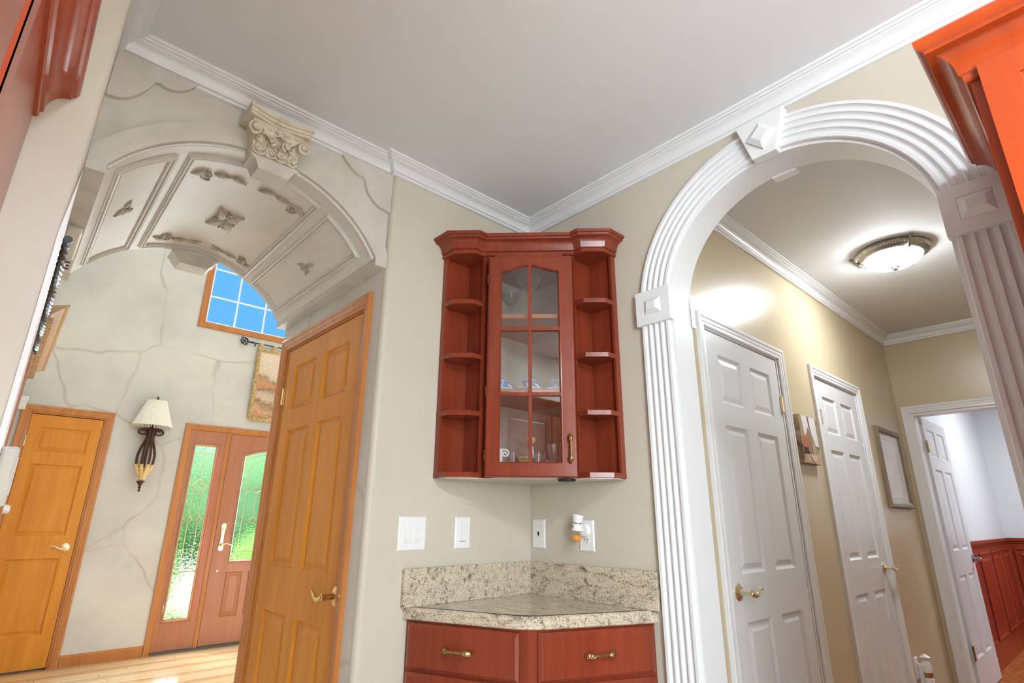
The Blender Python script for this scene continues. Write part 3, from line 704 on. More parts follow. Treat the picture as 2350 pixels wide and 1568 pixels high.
b = MB(); i0, i1 = gx0+.024, gx1-.024; U = lambda u, v: (i0+(i1-i0)*u, gz1+.0-(gz1-gz0-.03)*v)
tin = [(i0+(i1-i0)*i/12, gz1-.05+rise*sin(pi*i/12)**.8) for i in range(13)]
came(b, tin); came(b, [(i0, gz1-.05), U(0, 0)]); b2 = [(i0+.05, gz1-.075)]
came(b, [(i0+.055+(i1-i0-.11)*i/12, gz1-.105+rise*sin(pi*i/12)**.8) for i in range(13)])
came(b, [U(0, .02), U(.105, .09)]); came(b, [U(.105, .09), U(.105, .93), U(0, 1)]); came(b, [U(1, .02), U(.895, .09), U(.895, .93), U(1, 1)])
came(b, [U(.105, .93), U(.895, .93)])
for v in (.33, .63): came(b, [U(0, v), U(.30, v)]); came(b, [U(.70, v), U(1, v)])
for u in (.30, .5, .70): came(b, [U(u, .36), U(u, .6)])
for v in (.33, .63):
    for u in (.30, .5, .70): came(b, [U(u, v-.03), U(u+.09, v), U(u, v+.03), U(u-.09, v), U(u, v-.03)])
came(b, [U(.5, .66), U(.5, .93)]); came(b, [U(.5, .0), U(.5, .3)])
b.build('lead_came', 'brass', fd)
# long handle plate
hp = MB(); pl = []
for i in range(25):
    q = i/24; z = .875+.27*q; wv = .020*(1+.28*cos(q*2*pi))*min(1, (sin(pi*q)*4)**.5+.15); pl.append((z, wv))
hp.loft([[(.0-.02-wv, -.008, z), (-.02+wv, -.008, z), (-.02+wv, 0, z), (-.02-wv, 0, z)] for z, wv in pl])
hpo = hp.build('handle_plate', 'palebrass', fd, bevel=.002)
b = MB().lathe([(0, 0), (.015, 0), (.014, .012), (0, .014)], 14).tr(lambda a, c, t: (-.02+a, -.008-t, 1.085+c)); b.build('deadbolt', 'palebrass', fd, smooth=True)
b = MB().lathe([(0, 0), (.016, 0), (.012, .03), (.011, .045), (0, .047)], 14).tr(lambda a, c, t: (-.02+a, -.008-t, .935+c))
b.tube([(-.02+.1*i/10, -.05, .935+.012*sin(i/10*4.5)) for i in range(11)], [.009-.0005*i for i in range(11)], 8); b.build('lever', 'palebrass', fd, smooth=True)
MB().lathe([(0, 0), (.012, 0), (.010, .006), (0, .007)], 12).tr(lambda a, c, t: (-.02+a, -t, .69+c)).build('lower_lock', 'palebrass', fd, smooth=True)

# upper window
wi = st(empty('window_1', (0, YF, 0)), 'tall foyer window with white grilles high above the front door, showing blue sky', 'window')
WX0, WX1, WZ0, WZ1 = -.545, 2*FC+.545, 3.21, 4.295
MB().sweep([(WX1, WZ0), (WX1, WZ1), (WX0, WZ1), (WX0, WZ0)], [(-.004, 0), (-.004, -.012), (.02, -.016), (.05, -.02), (.062, -.012), (.062, 0)], XZ, closed=True).build('window_frame', 'trimwood', wi, smooth=True)
MB().sweep([(WX1, WZ0), (WX1, WZ1), (WX0, WZ1), (WX0, WZ0)], [(0, -.004), (-.022, .01), (-.022, .06), (0, .06)], XZ, closed=True).build('sash', 'white', wi)
MB().box(WX0, WX1, .03, .034, WZ0, WZ1).build('pane', 'window', wi)
for i in range(1, 6):
    x = WX0+(WX1-WX0)*i/6; MB().box(x-.008, x+.008, .022, .029, WZ0, WZ1).build('grille_bar', 'white', wi)
for z in (3.53, 3.86, 4.1): MB().box(WX0, WX1, .021, .0285, z-.008, z+.008).build('grille_bar', 'white', wi)

# ------------------------------------------------------------------ outdoors
st(MB().box(-30, 30, YF+.3, 60, -.35, -.25).build('ground', 'grass'), 'green front lawn beyond the front door', 'lawn')
st(MB().box(-30, 30, 9.8, 16, -.25, -.235).build('road', 'paving'), 'pale sunlit driveway across the lawn', 'driveway')
def tree(x, y, h, r_, mat, label, grp, seed):
    rnd = random.Random(seed); t = tag(empty('tree', (x, y, -.25)), label, 'tree', grp)
    MB().tube([(0, 0, 0), (.05, 0, h*.25), (0, .04, h*.5)], [.13, .1, .07], 8).build('trunk', 'bark', t, smooth=True)
    b = MB()
    for k in range(26):
        a = rnd.random()*6.28; q = rnd.random()**.6; rr = r_*q
        zc = h*(.28+.62*rnd.random()); s_ = r_*(.28+.25*rnd.random())
        i0 = len(b.v); b.ball((rr*cos(a), rr*sin(a), zc), s_, 9)
        b.v[i0:] = [(p[0]+rnd.uniform(-.09, .09)*r_, p[1]+rnd.uniform(-.09, .09)*r_, p[2]+rnd.uniform(-.09, .09)*r_) for p in b.v[i0:]]
    b.build('crown', mat, t)
for i, x in enumerate((-4.6, 3.1)):
    tree(x, 17.5+(i % 3)*.8, 4.2, 1.62, 'leaf', ('leafy green tree across the driveway seen through the sidelight', 'leafy green tree across the driveway seen through the front door glass')[i], 'trees across the driveway', i)
hg = MB(); rnd = random.Random(3)
for k in range(150):
    i0 = len(hg.v); s_ = .75+.5*rnd.random(); hg.ball((-9+k*.135, 22.5+rnd.uniform(-.5, .5), .2+3.3*rnd.random()**.8), s_, 8)
    hg.v[i0:] = [(p[0]+rnd.uniform(-.1, .1), p[1]+rnd.uniform(-.1, .1), p[2]+rnd.uniform(-.1, .1)) for p in hg.v[i0:]]
tag(hg.build('hedge', 'leaf', None), 'long tall green hedge behind the trees outside', 'hedge', kind='stuff')
for i, (x, y) in enumerate(((-1.6, 8.2), (.1, 9.0), (1.5, 8.0), (3.0, 8.8))):
    tree(x, y, 1.15+.1*(i % 2), .5, 'leaf2', 'low bright green shrub on the front lawn', 'shrubs on the lawn', 50+i)

# ------------------------------------------------------------------ foyer fittings
# wall sconce
sx, sy = -.838, 4.385
s = tag(empty('wall_sconce', (sx, sy, 1.42)), 'bronze scrolled wall sconce with pleated cream shade beside the front door', 'wall lamp')
def rf(k, n): return 1+.022*(1 if k % 2 else -1)
zz = lambda z: z-1.42
sh = MB().loft([[((r_*(1+.018*(1 if k % 2 else -1)))*cos(2*pi*k/88), .62*(r_*(1+.018*(1 if k % 2 else -1)))*sin(2*pi*k/88), zz(z)) for k in range(88)] for r_, z in ((.166, 2.045), (.140, 2.12), (.112, 2.20), (.083, 2.285), (.081, 2.285), (.110, 2.20), (.138, 2.12), (.164, 2.045))], True, False).build('lamp_shade', 'shade', s, label='pleated cream shade')
for r_, z, q in ((.167, 2.043, .0045), (.084, 2.286, .004)): MB().tube([(r_*cos(2*pi*k/40), .62*r_*sin(2*pi*k/40), zz(z)) for k in range(41)], q, 6).build('shade_trim', 'shade', sh, smooth=True)
b = MB()
for k in range(44):
    a = 2*pi*k/44; x, y = .166*cos(a), .62*.166*sin(a)
    for j in range(2+k % 2): b.ball((x, y, zz(2.034-.011*j)), .0048, 6)
o = b.build('bead_fringe', 'bead', sh, smooth=True); o['kind'] = 'stuff'
MB().lathe([(0, 0), (.010, 0), (.006, .008), (.013, .016), (.011, .024), (.005, .03), (.009, .036), (0, .046)], 12, (0, 0, zz(2.285))).build('finial', 'iron', s, smooth=True)
MB().tube([(0, 0, zz(2.0)), (0, 0, zz(2.29))], .006, 8).build('stem', 'iron', s, smooth=True)
for kx, ky, w_ in ((-1, .0, 1), (1, .0, 1), (-.38, -.75, .8), (.42, -.75, .8)):
    pts, rr = [], []
    for i in range(25):
        q = i/24; z = 2.012-.48*q
        prof = .024+.046*sin(pi*min(1, max(0, (q-.18)/.82)))**1.2 if q > .18 else .024+.02*(1-q/.18)
        prof *= (1 if q < .75 else 1-.5*(q-.75)/.25)
        pts.append((kx*prof, .03*ky+.0, zz(z))); rr.append(.0135*(1-.25*q))
    MB().tube(pts, rr, 8).build('arm', 'iron', s, smooth=True)
    gp = pts[17:]; MB().tube([(p[0]*1.02, p[1]-.001, p[2]) for p in gp], [.0155, .0145, .018, .015, .017, .014, .016, .012][:len(gp)], 8).build('gold_leaf_wrap', 'gold', s, smooth=True)
for sg in (-1, 1):
    pts = []
    for i in range(23):
        q = i/22; a = pi/2+sg*(-1)*q*2*pi*1.25; r_ = .034*(1-.72*q); pts.append((sg*.062+r_*cos(a)*1.35, -.006, zz(1.975)+r_*sin(a)*.9))
    MB().tube([(0, -.004, zz(2.012))]+pts, [.012]+[.0115*(1-.4*i/22) for i in range(23)], 8).build('top_scroll', 'iron', s, smooth=True)
MB().lathe([(0, -.01), (.022, -.008), (.03, .005), (.018, .02), (.016, .034), (.010, .05), (0, .052)], 14, (0, 0, zz(1.985))).build('socket_cup', 'iron', s, smooth=True)
MB().lathe([(0, 0), (.008, .004), (.012, .018), (.006, .03), (.015, .04), (.008, .05), (.022, .075), (.034, .09), (.036, .098), (.02, .104), (0, .106)], 14, (0, 0, 0)).build('bottom_finial', 'iron', s, smooth=True)
b = MB().box(-.022, .022, .068, .094, zz(1.60), zz(1.98)); b.tube([(0, 0, zz(1.96)), (0, .07, zz(1.90))], .009, 8); b.build('wall_bracket', 'iron', s, bevel=.006)

# tapestry
tp = tag(empty('tapestry', (0, 4.44, 0)), 'gold-bordered landscape tapestry hanging from an iron rod above the front door', 'tapestry')
TX0, TX1, TZ0, TZ1 = .052, 2*FC-.052, 2.235, 3.015
wav = lambda x, z: .006*sin(9*z+3*x)
def tapmat():
    m, N, L, p = nt('woven_landscape'); v = coords(N, L, (1, 1, 1)); sx_ = N.new('ShaderNodeSeparateXYZ'); L.new(v, sx_.inputs[0])
    mr = N.new('ShaderNodeMapRange'); mr.inputs[1].default_value = 2.25; mr.inputs[2].default_value = 3.0; L.new(sx_.outputs[2], mr.inputs[0])
    n = noise(N, L, v, 6, 6, .65, .5); m2 = N.new('ShaderNodeMath'); m2.operation = 'MULTIPLY_ADD'; m2.inputs[1].default_value = .34; L.new(n, m2.inputs[0])
    sb = N.new('ShaderNodeMath'); sb.operation = 'SUBTRACT'; sb.inputs[1].default_value = .17; L.new(mr.outputs[0], m2.inputs[2]); L.new(m2.outputs[0], sb.inputs[0])
    c = ramp(N, L, sb.outputs[0], [(.0, C(186, 128, 84)), (.12, C(206, 160, 118)), (.2, C(128, 92, 62)), (.27, C(216, 190, 158)), (.36, C(190, 180, 166)), (.42, C(150, 92, 56)), (.5, C(206, 142, 92)), (.58, C(150, 120, 88)), (.64, C(228, 206, 180)), (1, C(236, 220, 200))])
    L.new(mix(N, L, .25, c, ramp(N, L, noise(N, L, v, 26, 4, .7, 1), [(.35, C(120, 86, 58)), (.55, C(230, 205, 175))])), p.inputs['Base Color']); p.inputs['Roughness'].default_value = .85; return m
nx, nz = 20, 30; vs = []; fs = []
for dy in (0, .004):
    for j in range(nz+1):
        for i in range(nx+1):
            x = TX0+(TX1-TX0)*i/nx; z = TZ0+(TZ1-TZ0)*j/nz; vs.append((x+(.006*sin(7*z) if i in (0,) else 0), dy+wav(x, z), z))
kk = (nx+1)*(nz+1)
for o_ in (0, kk):
    for j in range(nz):
        for i in range(nx): a = o_+j*(nx+1)+i; fs.append((a, a+1, a+nx+2, a+nx+1))
MB().add(vs, fs).build('cloth', tapmat(), tp, smooth='all', label='woven landscape scene')
def rope(p0, p1, r_, n_=40):
    b = MB(); p0 = Vector(p0); p1 = Vector(p1); d = (p1-p0).normalized(); u = d.orthogonal().normalized(); v = d.cross(u); L_ = (p1-p0).length
    for k in range(3):
        pts = []
        for i in range(n_+1):
            q = i/n_; a = 2*pi*(k/3+q*L_/(r_*5)); c = p0+(p1-p0)*q; c.y += wav(c.x, c.z); pts.append(c+(u*cos(a)+v*sin(a))*r_*.45)
        b.tube(pts, r_*.62, 6)
    return b
M['rope'] = mottled('gold_braid', [(.3, C(150, 112, 60)), (.5, C(196, 164, 108)), (.7, C(232, 212, 168))], 50, .7, .4, 80)
for p0, p1 in (((TX0, 0, TZ0), (TX0, 0, TZ1)), ((TX1, 0, TZ0), (TX1, 0, TZ1)), ((TX0, 0, TZ0), (TX1, 0, TZ0)), ((TX0, 0, TZ1), (TX1, 0, TZ1))):
    rope(p0, p1, .021, 90).build('braided_border', 'rope', tp, smooth=True)
ROD = 3.082
for i in range(5):
    x = TX0+.01+(TX1-TX0-.02)*i/4; MB().box(x-.022, x+.022, -.016, .012, TZ1-.01, ROD+.012).build('hanging_tab', 'rope', tp, bevel=.006)
rd = MB().tube([(-.02, 0, ROD), (2*FC+.02, 0, ROD)], .007, 8).build('rod', 'blackiron', tp, smooth=True)
for sg, xe in ((-1, -.02), (1, 2*FC+.02)):
    b = MB(); P = lambda a, c: (xe+sg*a, 0, ROD+c)
    b.tube([P(0, 0), P(.07, 0)], [.010, .006], 8); b.ball(P(.02, 0), .014, 8); b.ball(P(.05, 0), .012, 8)
    for a0 in (.5*pi, 1.5*pi): b.tube([P(.105+.034*cos(a0+pi*q/8*1.4-.7*pi+pi/2)+0, .018*sin(a0)/1+.026*sin(a0+pi*q/8*1.6)) for q in range(11)], .0045, 6)
    b.tube([P(.075+.065*q/10, .028*sin(q/10*2*pi)) for q in range(11)], .0045, 6); b.tube([P(.105+.04*cos(q/12*2*pi), .04*sin(q/12*2*pi)) for q in range(13)], .0045, 6)
    b.build('rod_finial', 'blackiron', rd, smooth=True)
    b = MB().tube([P(-.02, 0), (P(-.02, 0)[0], .036, ROD-.03)], .006, 6); b.build('rod_bracket', 'blackiron', rd, smooth=True)
# carved dentil cornice on foyer left wall
cn = tag(empty('dentil_cornice', (-1.862, 0, 2.2)), 'pale carved wooden cornice with dentil row on the foyer side wall', 'cornice')
y0, y1 = 1.86, 3.78
pr = [(0, 0), (.030, 0), (.030, .012), (.038, .014), (.038, .052), (.048, .056), (.060, .072), (.086, .090), (.098, .100), (.108, .102), (.116, .106), (.116, .116), (0, .116)]
b = MB().sweep([(0, y0+.115), (.0, y1-.115)], [(d, t) for d, t in pr], lambda a, c, t: (a, c, t))
b = MB(); 
for q in range(2): pass
b.loft([[(d, y0+.116-d, t) for d, t in pr], [(d, y1-.116+d, t) for d, t in pr]])
b.build('cornice_moulding', 'paletan', cn)
MB().box(.030, .040, y0+.09, y1-.09, .013, .0515).build('dentil_band', 'paletan', cn)
for i in range(38):
    y = y0+.1+i*.0455; MB().box(.034, .064, y, y+.025, .010, .052).build('dentil', 'paletan', cn)
b = MB().box(0, .023, y0+.09, y0+.2, -2.2, 0); b.box(0, .023, y1-.2, y1-.09, -2.2, 0); b.build('pilaster_casing', 'fdoor', cn, bevel=.004)
# twisted iron rod on passage wall
tw = tag(empty('twisted_rod', (-1.838, .14, 2.0)), 'dark rope-twisted iron rod fixed along the passage wall under the vault', 'rod')
b = MB()
for k in range(2):
    b.tube([(.006*cos(2*pi*(k/2+i/11)), 1.56*i/160, .006*sin(2*pi*(k/2+i/11))) for i in range(161)], .0068, 6)
b.build('twist', 'darkrope', tw, smooth=True)
for y0_, y1_ in ((-.02, .005), (1.555, 1.62)): MB().tube([(0, y0_, 0), (0, y1_, 0)], .012, 8).build('end_ferrule', 'blackiron', tw, smooth=True)
for y in (.05, 1.5): MB().tube([(-.014, y, 0), (0, y, 0)], .006, 6).build('standoff', 'blackiron', tw, smooth=True)
# chime box under impost, keypad, small sensor
ch = tag(empty('door_chime', (-1.85, .62, 2.172)), 'cream door chime box under the left shoulder of the vault', 'door chime')
MB().box(0, .046, -.15, .15, 0, .025).build('cover', 'cream', ch, bevel=.006)
vg = tag(MB().box(0, .05, 0, .16, 0, .012).build('vent_plate', 'vault', None, bevel=.002), 'small slotted vent plate beside the door chime', 'vent'); vg.location = (-1.85, .80, 2.184)
for k in range(3): MB().box(.006, .040, .02+.04*k, .036+.04*k, -.0012, .002).build('slot', 'black', vg)
kp = tag(empty('intercom', (-1.85, .02, 1.22)), 'cream intercom panel on the edge of the passage wall', 'intercom')
MB().box(0, .036, -.0, .24, 0, .15).build('housing', 'cream', kp, bevel=.008); MB().box(.034, .0385, .03, .2, .03, .125).build('face', 'cream', kp, bevel=.001)
MB().lathe([(0, 0), (.012, 0), (.010, .012), (0, .013)], 12).tr(lambda a, c, t: (.036+t, .05+a, -.004+c)).build('knob', 'plastic', kp, smooth=True)
mb = MB().box(-.03, .022, -.035, 0, -.06, .055); mb.box(-.026, .028, -.04, 0, .01, .058)
tag(mb.build('alarm_sensor', 'plastic', None, bevel=.004), 'small white alarm sensor above the closet door corner', 'sensor').location = (-1.812, YF, 2.14)
# ------------------------------------------------------------------ pulls
def pull_mesh():
    b = MB(); pts, rr = [], []
    for i in range(33):
        q = i/32; u = -1+2*q; x = .056*u; y = -.020*(1-u**4)-.004; e = abs(u)
        r_ = .0042
        if e > .45: r_ = .0042+.0058*sin(pi*min(1, (e-.45)/.55))**.7*(1+.16*sin(i*2.6))
        pts.append((x, y, 0)); rr.append(max(.0016, r_))
    b.tube(pts, rr, 10)
    for u in (-.72, .72): b.tube([(.056*u, -.012, 0), (.056*u, .002, 0)], .004, 6)
    for sg in (-1, 1):
        for k in range(5):
            u = sg*(.52+.09*k); x = .056*u; y = -.020*(1-u**4)-.010
            for s2 in (-1, 1): b.tube([(x, y, 0), (x+sg*.006, y+.001, s2*.0065)], [.0022, .0012], 5)
    return b
PULL = None
def pull(parent, loc, vertical=False):
    global PULL
    if PULL is None: o = PULL = pull_mesh().build('pull_handle', 'antbrass', parent, smooth=True)
    else: o = PULL.copy(); COL.objects.link(o); o.parent = parent
    o.location = loc; o.rotation_euler = (0, pi/2 if vertical else 0, 0); o['label'] = 'antique brass wheat-ear pull'
    return o

# ------------------------------------------------------------------ corner wall cabinet
cc = tag(empty('corner_cabinet', (0, 0, 1.355)), 'cherry corner wall cabinet with glazed door and open shelf towers', 'cabinet')
Z0 = 1.355
def zl(z): return z-Z0
sw = lambda p: (p[1], p[0])
SH = [(-.405, -.002), (-.5495, -.002), (-.5495, -.083), (-.484, -.1495), (-.405, -.1495)]
SHI = [(-.405, -.012), (-.536, -.012), (-.536, -.080), (-.480, -.140), (-.405, -.140)]
for mir in (0, 1):
    f = sw if mir else (lambda p: p); mp2 = lambda a, c, t: (*f((a, c)), zl(t))
    b = MB(); b.box(-.546, -.405, -.012, -.002, zl(1.356), zl(2.33)); b.box(-.548, -.536, -.030, -.002, zl(1.356), zl(2.33))
    if mir: b.tr(lambda x, y, z: (y, x, z))
    b.build('tower_back', 'cherrydark', cc)
    b = MB(); b.box(-.408, -.392, -.186, -.002, zl(1.356), zl(2.33)); b.box(-.432, -.405, -.150, -.140, zl(1.356), zl(2.33))
    if mir: b.tr(lambda x, y, z: (y, x, z))
    b.build('side_panel', 'cherrydark', cc)
    for k, z in enumerate((1.357, 1.602, 1.845, 2.088, 2.327)):
        MB().prism(SH if k in (0, 4) else SH, mp2, z, z+.020).build('open_shelf', 'cherry', cc, bevel=.0012)
    b = MB(); b.prism([(-.388, -.004), (-.004, -.004), (-.004, -.016), (-.388, -.016)], mp2, 1.36, 2.33); b.build('cabinet_back', 'maple', cc)
# interior: bottom, two shelves, top
def pent(d, x0=-.390): return [(-.005, -.005), (x0, -.005), (x0, -(d+x0)), (-(d+x0), x0), (-.005, x0)]
for nm, z, t, d, mt in (('cabinet_bottom', 1.357, .016, .60, 'cherrydark'), ('inner_shelf', 1.694, .018, .585, 'tancab'), ('inner_shelf', 2.030, .018, .585, 'tancab'), ('cabinet_top', 2.315, .016, .60, 'cherrydark')):
    MB().prism(pent(d), XY, zl(z), zl(z+t)).build(nm, mt, cc)
MB().prism([(-.012, -.012), (-.54, -.012), (-.54, -.08), (-.48, -.14), (-.41, -.15), (-.15, -.41), (-.14, -.48), (-.08, -.54), (-.012, -.54)], XY, zl(1.352), zl(1.3575)).build('underside_panel', 'wall', cc, label='beige painted underside')
# face frame + door in rotated local space
R45 = empty('door_front', (0, 0, 0), -pi/4)
R45.name = 'glass_door'; R45.parent = cc
DYF = -.463; S0, S1 = -.174, .190
fz0, fz1 = zl(1.356), zl(2.306)
fr_ = MB().grid_wall(-.150, .150, zl(1.357), zl(2.33), [(-.118, .126, zl(1.40), zl(2.27))], XZ, DYF+.021, DYF+.036)
fo = fr_.build('face_frame', 'cherrydark', cc); fo.rotation_euler = (0, 0, -pi/4)
gx0, gx1 = S0+.053, S1-.058; gz0, gz1 = zl(1.409), zl(2.236); rise = .028
def ogee(q): return rise*(.5-.5*cos(2*pi*q))**1.0
NT = 20; top = [(gx0+(gx1-gx0)*i/NT, gz1+ogee(i/NT)) for i in range(NT+1)]
b = MB(); b.grid_wall(S0+.006, S1-.006, fz0+.006, gz1, [(gx0, gx1, gz0, gz1)], XZ, DYF, DYF+.02)
b.grid_wall(S0+.006, gx0, gz1, fz1-.006, [], XZ, DYF, DYF+.02); b.grid_wall(gx1, S1-.006, gz1, fz1-.006, [], XZ, DYF, DYF+.02)
for (xa, za), (xb, zb) in zip(top, top[1:]): b.prism([(xa, za), (xb, zb), (xb, fz1-.006), (xa, fz1-.006)], XZ, DYF, DYF+.02)
b.build('door_frame', 'cherry', R45)
MB().sweep([(S1, fz0), (S1, fz1), (S0, fz1), (S0, fz0)], [(0, DYF+.02), (0, DYF+.010), (-.004, DYF+.008), (-.005, DYF+.004), (-.010, DYF+.0035), (-.012, DYF-.0005), (-.012, DYF+.02)], XZ, closed=True).build('door_edge_moulding', 'cherry', R45, smooth=True)
MB().sweep([(gx1, gz0)]+top[::-1]+[(gx0, gz0)], [(.003, DYF-.0005), (0, DYF-.001), (-.003, DYF+.002), (-.006, DYF+.008), (-.006, DYF+.015), (.003, DYF+.015)], XZ, closed=True).build('sight_moulding', 'cherry', R45, smooth=True)
mx = .006; mzs = (zl(1.685), zl(1.965))
b = MB().box(mx-.0075, mx+.0075, DYF+.0003, DYF+.0123, gz0, gz1+rise); b.build('muntin', 'cherry', R45, bevel=.002)
for z in mzs: MB().box(gx0, gx1, DYF+.001, DYF+.012, z-.0075, z+.0075).build('muntin', 'cherry', R45, bevel=.002)
zr = [gz0, mzs[0], mzs[1], None]
for xa, xb in ((gx0+.002, mx), (mx, gx1-.002)):
    for k in range(3):
        if k < 2: poly = [(xa, zr[k]), (xb, zr[k]), (xb, zr[k+1]), (xa, zr[k+1])]
        else: poly = [(xa, zr[2]), (xb, zr[2])]+[(xb+(xa-xb)*i/8, gz1+ogee((xb+(xa-xb)*i/8-gx0)/(gx1-gx0))-.001) for i in range(9)]
        MB().prism(poly, XZ, DYF+.0125, DYF+.0145).build('glass_pane', 'glass', R45)
pull(R45, (.163, DYF, zl(1.466)), True)
for z in (1.44, 1.7, 2.2): MB().tube([(S0-.002, DYF+.012, zl(z)-.02), (S0-.002, DYF+.012, zl(z)+.02)], .0025, 6).build('hinge_pin', 'antbrass', R45)
# crown of the cabinet
zc0 = 2.326
cpr = [(0, zc0), (.006, zc0), (.010, zc0+.003), (.010, zc0+.012), (.006, zc0+.014), (.006, zc0+.018), (.013, zc0+.021), (.015, zc0+.027)]
cpr += [(.016+.030*(1-cos(i/5*pi/2)), zc0+.029+.034*sin(i/5*pi/2)) for i in range(6)]
cpr += [(.049, zc0+.066), (.050, zc0+.072), (.056, zc0+.073), (.061, zc0+.078), (.062, zc0+.085), (.0, zc0+.085)]
path = [(-.548, -.002), (-.548, -.082), (-.483, -.148), (-.440, -.148), (-.148, -.440), (-.148, -.483), (-.082, -.548), (-.002, -.548)]
MB().sweep(path, [(d, zl(t)) for d, t in cpr], XY).build('crown_moulding', 'cherry', cc, smooth=True)
MB().lathe([(0, 0), (.036, 0), (.034, -.008), (0, -.009)], 20, (-.19, -.40, zl(1.352))).build('puck_light', 'black', cc, smooth=True)

# contents. local helper: s along door, d behind door
def cpos(s_, d_, z): 
    y = DYF+d_; return (s_*cos(-pi/4)-y*sin(-pi/4), s_*sin(-pi/4)+y*cos(-pi/4), z)
def cup(parent=None):
    e = empty('espresso_cup')
    MB().lathe([(0, 0), (.017, 0), (.018, .003), (.022, .012), (.0275, .040), (.0285, .048), (.0265, .048), (.0255, .040), (.020, .012), (0, .006)], 24).build('bowl', 'bluecup', e, smooth=True)
    MB().tube([(.0285*cos(2*pi*k/24), .0285*sin(2*pi*k/24), .0475) for k in range(25)], .0012, 6).build('rim', 'porcelain', e, smooth=True)
    MB().tube([(.024+.017*sin(pi*q/10), 0, .036-.026*q/10) for q in range(11)], .0034, 8).build('handle', 'porcelain', e, smooth=True)
    b = MB()
    for k in range(3): b.tube([(.0262*cos(a)*1.02, .0262*sin(a)*1.02, .016+.016*q/6) for q in range(7) for a in [-pi*.62+.12*k+.08*sin(q)]], .0011, 5)
    b.build('white_motif', 'porcelain', e, smooth=True); return e
def saucer():
    return MB().lathe([(0, 0), (.026, 0), (.030, .003), (.05, .008), (.064, .014), (.0645, .016), (.05, .011), (.028, .006), (0, .005)], 28).build('saucer', 'porcelain', None, smooth=True)
c0 = cup(); s0_ = saucer(); ZS = 1.712
for k, (s_, d_, lab) in enumerate(((-.118, .120, 'beside the hinged side of the glazed door'), (.0, .110, 'behind the middle muntin of the glazed door'), (.118, .120, 'beside the handled side of the glazed door'))):
    a = s0_ if k == 0 else s0_.copy()
    if k: COL.objects.link(a)
    a.scale = (.9, .9, 1); a.location = cpos(s_, d_, ZS); tag(a, 'white saucer under blue espresso cup '+lab, 'saucer', 'saucers in the corner cabinet')
    c_ = c0 if k == 0 else copy_tree(c0); c_.location = cpos(s_, d_, ZS+.0055); c_.rotation_euler = (0, 0, -pi/4+.15)
    tag(c_, 'blue espresso cup with white handle '+lab, 'cup', 'espresso cups in the corner cabinet')
mg = tag(MB().lathe([(0, 0), (.036, 0), (.036, .002), (.012, .006), (.0045, .014), (.0038, .05), (.0038, .088), (.008, .095), (.052, .168), (.051, .168), (.006, .097), (0, .096)], 32).build('martini_glass', 'tumbler', None, smooth=True), 'clear stemmed martini glass on the top shelf of the corner cabinet', 'glass')
mg.location = cpos(.0, .11, 2.048); mg.scale = (1.12, 1.12, 1.2)
for s_, d_, lab in ((-.085, .16, 'clear tall wine glass at the hinged side of the top shelf'), ):
    g = tag(MB().lathe([(0, 0), (.034, 0), (.034, .002), (.010, .006), (.004, .014), (.004, .07), (.012, .08), (.036, .11), (.046, .15), (.044, .165), (.043, .165), (.045, .15), (.034, .11), (0, .082)], 28).build('wine_glass', 'tumbler', None, smooth=True), lab, 'glass'); g.location = cpos(s_, d_, 2.048)
ZB = 1.373
def tumb(lab, s_, d_, mt, r_=.030, h=.085):
    t = tag(empty('tumbler', cpos(s_, d_, ZB)), lab, 'glass', 'tumblers in the corner cabinet')
    MB().lathe([(0, 0), (r_*.82, 0), (r_, h), (r_*.94, h), (r_*.76, .008), (0, .008)], 24).build('glass_body', 'tumbler', t, smooth=True)
    MB().lathe([(r_*.84, .008), (r_*.90, h*.55), (r_*.89, h*.55), (r_*.83, .008)], 24).build('printed_band', mt, t, smooth=True); return t
M['printred'] = mottled('red_floral_print', [(.35, C(232, 226, 216)), (.5, C(200, 120, 80)), (.65, C(60, 40, 36))], 60, .4, 0, 20)
M['printgreen'] = mottled('green_grey_print', [(.35, C(210, 206, 190)), (.55, C(150, 150, 130)), (.65, C(70, 74, 66))], 60, .4, 0, 20)
tumb('clear tumbler with red and black floral print', -.066, .085, 'printred'); tumb('clear tumbler with grey-green print beside the small picture', .035, .082, 'printgreen', .034)
pf = tag(empty('small_picture', cpos(-.028, .125, ZB)), 'small golden landscape picture propped on the cabinet floor', 'picture'); pf.rotation_euler = (0, 0, -pi/4)
MB().rings(-.04, .04, 0, .075, [(0, .006), (0, -.004), (.006, -.004), (.008, 0)]).build('frame', 'gold', pf)
MB().box(-.032, .032, -.001, .001, .008, .067).build('print', mottled('golden_print', [(.35, C(226, 180, 96)), (.55, C(150, 150, 90)), (.7, C(60, 70, 60))], 30, .5, 0, 20), pf)
wf = tag(empty('white_scroll_frame', cpos(-.112, .05, ZB)), 'white scrolled ornament frame at the hinged side of the cabinet floor', 'ornament'); wf.rotation_euler = (0, 0, -pi/4)
MB().box(-.008, .006, -.004, .004, 0, .098).build('upright', 'porcelain', wf, bevel=.002)
b = MB(); spiral(b, (.016, .078), .016, 1.3, .004, XZ, 0, pi/2, -1, 22); b.tube([(.0, 0, .094), (.016, 0, .094)], .004, 6); b.build('scroll', 'porcelain', wf, smooth=True)
fg = tag(empty('figurine', cpos(.006, .160, ZB)), 'tiny white and gold bell figurine between the tumblers', 'figurine')
MB().lathe([(0, 0), (.022, 0), (.020, .05), (.016, .085), (.012, .11), (.009, .122), (0, .126)], 18).build('body', 'porcelain', fg, smooth=True); MB().ball((0, 0, .145), .022, 12, (1, 1, .8)).build('head', 'gold', fg, smooth=True)
